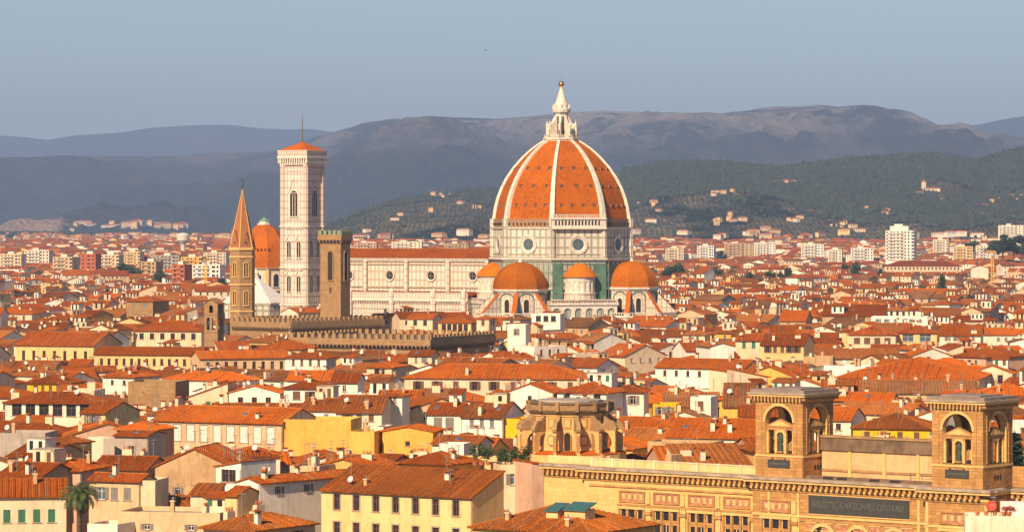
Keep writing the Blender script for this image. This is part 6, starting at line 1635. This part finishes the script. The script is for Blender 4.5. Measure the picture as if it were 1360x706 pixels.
# shrubs in pots on the roof terrace
def potted(px, py, Y, h, label, v):
    X = (px-680)/F*Y; z = CAMZ-(py-HOR)*Y/F
    t = thing('potted_shrub', (X, Y, z), 0, label, 'potted plant', 'potted shrubs on the roof terrace')
    p_ = MB(); p_.lathe([(0, 0), (.24, 0), (.36, .5), (.3, .5), (0, .44)], 'pot', 10); p_.build('pot', t)
    rn = random.Random(v); m = MB(); leaf_cloud(m, [((rn.uniform(-.35, .35), rn.uniform(-.3, .3), .5+h*rn.uniform(.2, .8)), (.45, .4, h*.28)) for i in range(7)], 620, .1, rn, ['leaf', 'leaf_light', 'leaf_light', 'leaf_dark']); m.build('foliage', t); t.scale = (1.35, 1.3, 1.2)
for h in HAND:
    if h[7] == 661 and h[8] == 706: TY_ = h
tH = TY_[5]
ca_, sa_ = math.cos(R(TY_[2])), math.sin(R(TY_[2]))
for k in range(6):
    u, v_ = .6+k*.95, 1.2+(k % 2)*.8; X = TY_[0]+u*ca_+v_*sa_; Y = TY_[1]-u*sa_+v_*ca_
    px, py = proj(X, Y, tH-.7)
    potted(px, py, Y, [1.9, 2.6, 2.1, 2.8, 2.2, 2.6][k], ['leftmost shrub in a clay pot on the cream roof terrace', 'second shrub from the left on the cream roof terrace', 'third shrub from the left on the cream roof terrace', 'tall shrub fourth from the left on the cream roof terrace', 'shrub fifth from the left on the cream roof terrace', 'rightmost shrub on the cream roof terrace'][k], k)
for k in range(3):
    X, Y = TY_[0]-1.6-k*1.1, TY_[1]-.5+4; px, py = proj(X, Y, 18.2); potted(px, py, Y, 2.4, ['shrub just left of the cream terrace, right one', 'shrub just left of the cream terrace, middle one', 'shrub just left of the cream terrace, left one'][k], k+9)
t = thing('flowering_plant', (CORNER[0]+5.6, CORNER[1]+.35, 21.0), 0, 'red flowering plant in a clay pot on the white corner terrace', 'potted plant')
p_ = MB(); p_.lathe([(0, 0), (.24, 0), (.36, .5), (.3, .5), (0, .44)], 'pot', 10); p_.build('pot', t)
rn = random.Random(3); m = MB(); leaf_cloud(m, [((-.5, 0, .9), (.45, .4, .3)), ((.1, 0, 1.0), (.5, .4, .35)), ((.6, 0, .8), (.4, .4, .25))], 420, .09, rn, ['dish_red', 'dish_red', 'leaf']); m.build('foliage', t)
# palm
PYY = 497; PX_ = (105-680)/F*PYY; pz = CAMZ-(664-HOR)*PYY/F
pt = thing('palm_tree', (PX_, PYY, 0), 0, 'date palm with drooping green fronds and orange fruit, bottom left', 'palm tree')
m = MB()
for i in range(26): z0, z1 = pz*i/26, pz*(i+1)/26; m.lathe([(.42, z0), (.36, z0+(z1-z0)*.3), (.34, z1)], 'palm_bark', 10)
m.lathe([(.36, pz), (.75, pz+.3), (.7, pz+.9), (.2, pz+1.5), (0, pz+1.6)], 'palm_bark', 10); m.build('trunk', pt)
rn = random.Random(4); m = MB()
for k in range(88):
    a = rn.uniform(0, 6.283); el = rn.uniform(-1.15, 1.45); Lf = rn.uniform(2.7, 3.4); P = []; pos = Vector((.3*math.cos(a), .3*math.sin(a), pz+.9)); ang = el
    for i in range(11):
        P.append(pos.copy()); pos = pos+Vector((math.cos(a)*math.cos(ang), math.sin(a)*math.cos(ang), math.sin(ang)))*(Lf/10); ang -= .11+.05*i*.35
    side = Vector((-math.sin(a), math.cos(a), 0))
    for i in range(10):
        m.tube(P[i], P[i+1], .035, .03, 'frond', 3, False)
        for q in range(4):
            b0 = P[i].lerp(P[i+1], q/4); wd = (.62*math.sin(math.pi*min(1, (i+q/4+1.2)/11.5))**.6)+.05; dirv = (P[i+1]-P[i]).normalized()
            for s in (-1, 1):
                tip = b0+side*s*wd+dirv*.35*wd+Vector((0, 0, -.35*wd)); m.face([b0-dirv*.022, tip, b0+dirv*.022], 'frond' if rn.random() < .8 else 'leaf_light')
m.build('crown', pt)
for k in range(6):
    a = -1.57+(k-2.5)*.75; c = MB(); c.M = Matrix.Translation((.95*math.cos(a), .95*math.sin(a), pz+.55)); rn2 = random.Random(k)
    c.tube((-.6*math.cos(a), -.6*math.sin(a), .5), (0, 0, .1), .04, .03, 'dates', 4)
    for q in range(60): p = Vector((rn2.gauss(0, .17), rn2.gauss(0, .17), rn2.gauss(-.2, .22))); c.tube(p, p+Vector((0, 0, .1)), .05, .04, 'dates', 4)
    c.build('fruit_cluster', pt)

# ------------------------------------------------------------------ hillside woods and villas
def cast(px, py, name):
    prof, Yr, Yf = HP[name][0], HP[name][1], HP[name][2]; Y = Yf
    while Y < Yr:
        X = (px-680)/F*Y
        if hz(name, X, Y) >= CAMZ-(py-HOR)*Y/F: return X, Y, hz(name, X, Y)
        Y += 12
    return None
rn = random.Random(12)
V, Fc, Mi = [], [], []
def blob(X, Y, z, r, h, rn, mi):
    b = len(V); n = 5; a0 = rn.random()*6
    for (rr, zz) in ((.75, .12), (1.0, .48), (.62, .82)):
        for i in range(n):
            q = rr*rn.uniform(.72, 1.2); a = a0+2*math.pi*(i+.5*(zz > .4))/n; V.append((X+r*q*math.cos(a), Y+r*q*math.sin(a), z+h*zz*rn.uniform(.85, 1.1)))
    V.append((X, Y, z+h))
    for k in (0, 1):
        for i in range(n): Fc.append((b+k*n+i, b+k*n+(i+1) % n, b+(k+1)*n+(i+1) % n, b+(k+1)*n+i)); Mi.append(mi)
    for i in range(n): Fc.append((b+2*n+i, b+2*n+(i+1) % n, b+3*n)); Mi.append(mi)
cnt = 0
while cnt < 26000:
    px = rn.uniform(430, 1370); t = rn.random(); Y = 4950+(7650-4950)*t**.8; X = (px-680)/F*Y
    z = hz('wooded_hills', X, Y) if Y > 5050 else terrain(X, Y)
    f_ = noise.noise((X*.0024, Y*.0010, 3.3))+.45*noise.noise((X*.009, Y*.0045, 1.1))
    f_ += .55*min(1, max(-.6, (z-110)/110))
    if f_ < .12 and rn.random() > .07: continue
    dense = f_ >= .12; r = rn.uniform(3.5, 6.5) if dense else rn.uniform(2.4, 4.2); h = rn.uniform(6, 11) if dense else rn.uniform(3.5, 7)
    if rn.random() < .05: r, h = 2.2, rn.uniform(12, 18)
    blob(X, Y, z-1.2, r, h, rn, rn.choice([0, 0, 1, 1, 2] if dense else [0, 2, 2])); cnt += 1
for k in range(2600):
    px = rn.uniform(-10, 500); Y = rn.uniform(7600, 10400); X = (px-680)/F*Y; z = hz('mountain_ridge', X, Y) if Y > 9600 else terrain(X, Y)
    if noise.noise((X*.002, Y*.001, 8)) > -.05: blob(X, Y, z-2, rn.uniform(6, 13), rn.uniform(9, 16), rn, rn.choice([0, 1]))
me = bpy.data.meshes.new('woodland'); me.from_pydata(V, [], Fc)
for k in ('wood_a', 'wood_b', 'wood_c'): me.materials.append(MATS[k])
me.polygons.foreach_set('material_index', Mi)
wo = bpy.data.objects.new('woodland', me); C.objects.link(wo); tag(wo, kind='stuff')
# houses out on the plain between the last blocks and the hills
m = MB(); rp_ = random.Random(31)
for k in range(1500):
    Y = rp_.uniform(5500, 8200); px = rp_.uniform(-10, 1370)
    if px > 430 and Y > 6000: continue
    X = (px-680)/F*Y; z = terrain(X, Y) if px < 430 or Y < 5050 else max(terrain(X, Y), hz('wooded_hills', X, Y))
    if px >= 430 and z > 48: continue
    w_, d, H = rp_.uniform(10, 26), rp_.uniform(9, 14), rp_.uniform(6, 12); m.M = Matrix.Translation((X, Y, z-1)) @ Matrix.Rotation(rp_.uniform(-.9, .9), 4, 'Z')
    wc = rp_.choice(WCOL); house_shell(m, w_, d, H, 'hip', 16, 'wall_'+wc, {})
    for q in roof_planes('hip', w_, d, H, 16)[0]: m.face(q, 'roof_'+rp_.choice(['orange', 'rust', 'dusty']))
    for i in range(int(w_/4)): m.box(1+i*4, 2.6+i*4, -.06, .02, H-3.2, H-1.4, 'glass_dark', 'bk')
m.M = None; tag(m.build('plain_suburbs'), kind='stuff')
VM = []
for k in range(4):
    m = MB(); w_, d, H = [(14, 10, 9), (22, 10, 8), (10, 9, 12), (18, 12, 10)][k]; m.M = Matrix.Translation((-w_/2, 0, 0)); wc = 'wall_'+['cream', 'off_white', 'pale_yellow', 'beige'][k]
    house_shell(m, w_, d, H, 'hip', 18, wc, {})
    for i in range(int(w_/3.5)):
        for z in (1.5, H-3): m.box(1+i*3.4, 2.2+i*3.4, -.05, .02, z, z+1.7, 'glass_dark', 'bk')
    a = m.mesh('wall'); m2 = MB(); m2.M = m.M
    roof_mesh(m2, w_, d, H, 'hip', 18, ['roof_rust', 'roof_orange', 'roof_dusty', 'roof_rust'][k], False); VM.append((a, m2.mesh('roof')))
VC = [('on the hill right of the dome', 860, 271, 6, 16, 12), ('in the upper cluster right of the dome', 961, 259, 7, 14, 5), ('on the crest clearing right of the dome', 1045, 243, 5, 16, 3), ('beside the hilltop church at right', 1226, 262, 9, 22, 7),
      ('below the middle of the right hills', 1077, 285, 3, 8, 2), ('in the lower cluster right of the dome', 970, 292, 8, 24, 5), ('on the slope at far right', 1318, 277, 8, 20, 6), ('at the right edge of the slope', 1349, 267, 4, 10, 3), ('low on the slope above the city', 1112, 301, 7, 18, 5),
      ('on the slope left of the far right villas', 1168, 287, 4, 12, 8), ('at the foot of the hills', 1056, 294, 4, 10, 3), ('above the nave on the low hill', 527, 267, 5, 10, 3), ('between the marble tower and dome on the slope', 580, 285, 7, 50, 14), ('left of the dome on the slope', 600, 262, 4, 22, 4)]
rv = random.Random(8); ORDW = ['nearest', 'second nearest', 'third nearest', 'fourth nearest', 'fifth nearest', 'sixth nearest', 'seventh nearest', 'eighth nearest', 'ninth nearest']
for (where, px, py, n, sx_, sy_) in VC:
    got = []
    for k in range(n):
        a, b = px+rv.gauss(0, sx_*.75), py+rv.gauss(0, sy_*.8); c = cast(a, b, 'wooded_hills')
        if c: got.append((c[1], c))
    got.sort()
    for k, (_, c) in enumerate(got):
        v = rv.randrange(4); s = rv.uniform(.5, .95)
        t = thing('villa', (c[0], c[1], c[2]-1), R(rv.uniform(-50, 25)), f'{["cream", "off white", "pale yellow", "beige"][v]} villa {where}, {ORDW[k]}', 'villa', 'villas on the hillside')
        inst('wall', VM[v][0], t, sc=(s, s, s)); inst('roof', VM[v][1], t, sc=(s, s, s))
c = cast(1227, 258, 'wooded_hills')
t = thing('hilltop_church', (c[0], c[1], c[2]-1), 0, 'small pale church with square bell tower on the hill at right', 'church'); m = MB(); m.box(-4, 4, 0, 8, 0, 24, 'wall_cream'); m.prism([(-4, 0), (4, 0), (4, 8), (-4, 8)], 24, 29, 'roof_dusty', poly1=[(-.1, 3.9), (.1, 3.9), (.1, 4.1), (-.1, 4.1)]); m.build('tower', t)
m = MB(); house_shell(m, 26, 12, 12, 'gable', 20, 'wall_off_white', {}); roof_mesh(m, 26, 12, 12, 'gable', 20, 'roof_dusty', False); m.build('nave', t).location = (5, 0, 0)
VL = [('at the mountain foot at far left', 108, 303, 6, 13, 4), ('at the mountain foot left of the water tower', 180, 302, 6, 12, 3), ('at the mountain foot near the water tower', 209, 302, 5, 11, 3), ('at the mountain foot between the groups', 148, 304, 3, 6, 2), ('at the mountain foot right of the water tower', 238, 303, 3, 5, 2)]
for (where, px, py, n, sx_, sy_) in VL:
    for k in range(n):
        c = cast(px+sx_*(2*k/(max(1, n-1))-1), py+rv.uniform(-sy_, sy_), 'mountain_ridge')
        if not c: continue
        v = rv.randrange(4); s = rv.uniform(1.2, 2.2)
        t = thing('villa', (c[0], c[1], c[2]-2), R(rv.uniform(-30, 25)), f'pale {["cream", "off white", "pale yellow", "beige"][v]} villa {where}, {["first", "second", "third", "fourth", "fifth", "sixth"][k]} from left', 'villa', 'villas on the hillside')
        inst('wall', VM[v][0], t, sc=(s, s, s)); inst('roof', VM[v][1], t, sc=(s, s, s))
# a bird far up in the sky
bt_ = thing('bird', ((645-680)/F*480, 480, CAMZ+(HOR-67)/F*480), R(20), 'tiny dark bird gliding in the sky left of the dome lantern', 'bird'); m = MB()
m.lathe([(0, -.16), (.035, -.1), (.045, 0), (.03, .1), (0, .17)], 'bird_dark', 8); b = m.build('body', bt_); b.rotation_euler = (R(90), 0, R(90))
for s in (-1, 1):
    m = MB(); m.face([(.07, 0, .01), (-.06, 0, .01), (-.09, s*.30, .09), (.0, s*.22, .10)], 'bird_dark'); m.face([(.07, 0, 0), (.0, s*.22, .085), (-.09, s*.30, .08), (-.06, 0, 0)], 'bird_dark'); m.build('wing', bt_)

# ------------------------------------------------------------------ haze
HZ = 5.2e-5
me = bpy.data.meshes.new('haze'); mbh = MB(); mbh.box(-11000, 11000, -60, 37500, -12, 1300, 'glass_dark')
me.from_pydata(mbh.v, [], mbh.f); hm = bpy.data.materials.new('haze'); hm.use_nodes = True; nt = hm.node_tree
nt.nodes.remove(nt.nodes['Principled BSDF']); pv = nt.nodes.new('ShaderNodeVolumePrincipled'); pv.inputs['Color'].default_value = (.42, .61, 1.0, 1); pv.inputs['Density'].default_value = HZ; pv.inputs['Anisotropy'].default_value = .0
nt.links.new(pv.outputs[0], nt.nodes['Material Output'].inputs['Volume']); me.materials.append(hm)
ho = bpy.data.objects.new('haze', me); C.objects.link(ho); tag(ho, kind='stuff')

import collections
cc = collections.Counter(o['label'] for o in bpy.data.objects if o.get('label'))
for o in bpy.data.objects:
    if o.get('label') and len(o['label'].split()) > 16: print('LONG', o['label'])
print('DUP', [k for k, v in cc.items() if v > 1][:20])
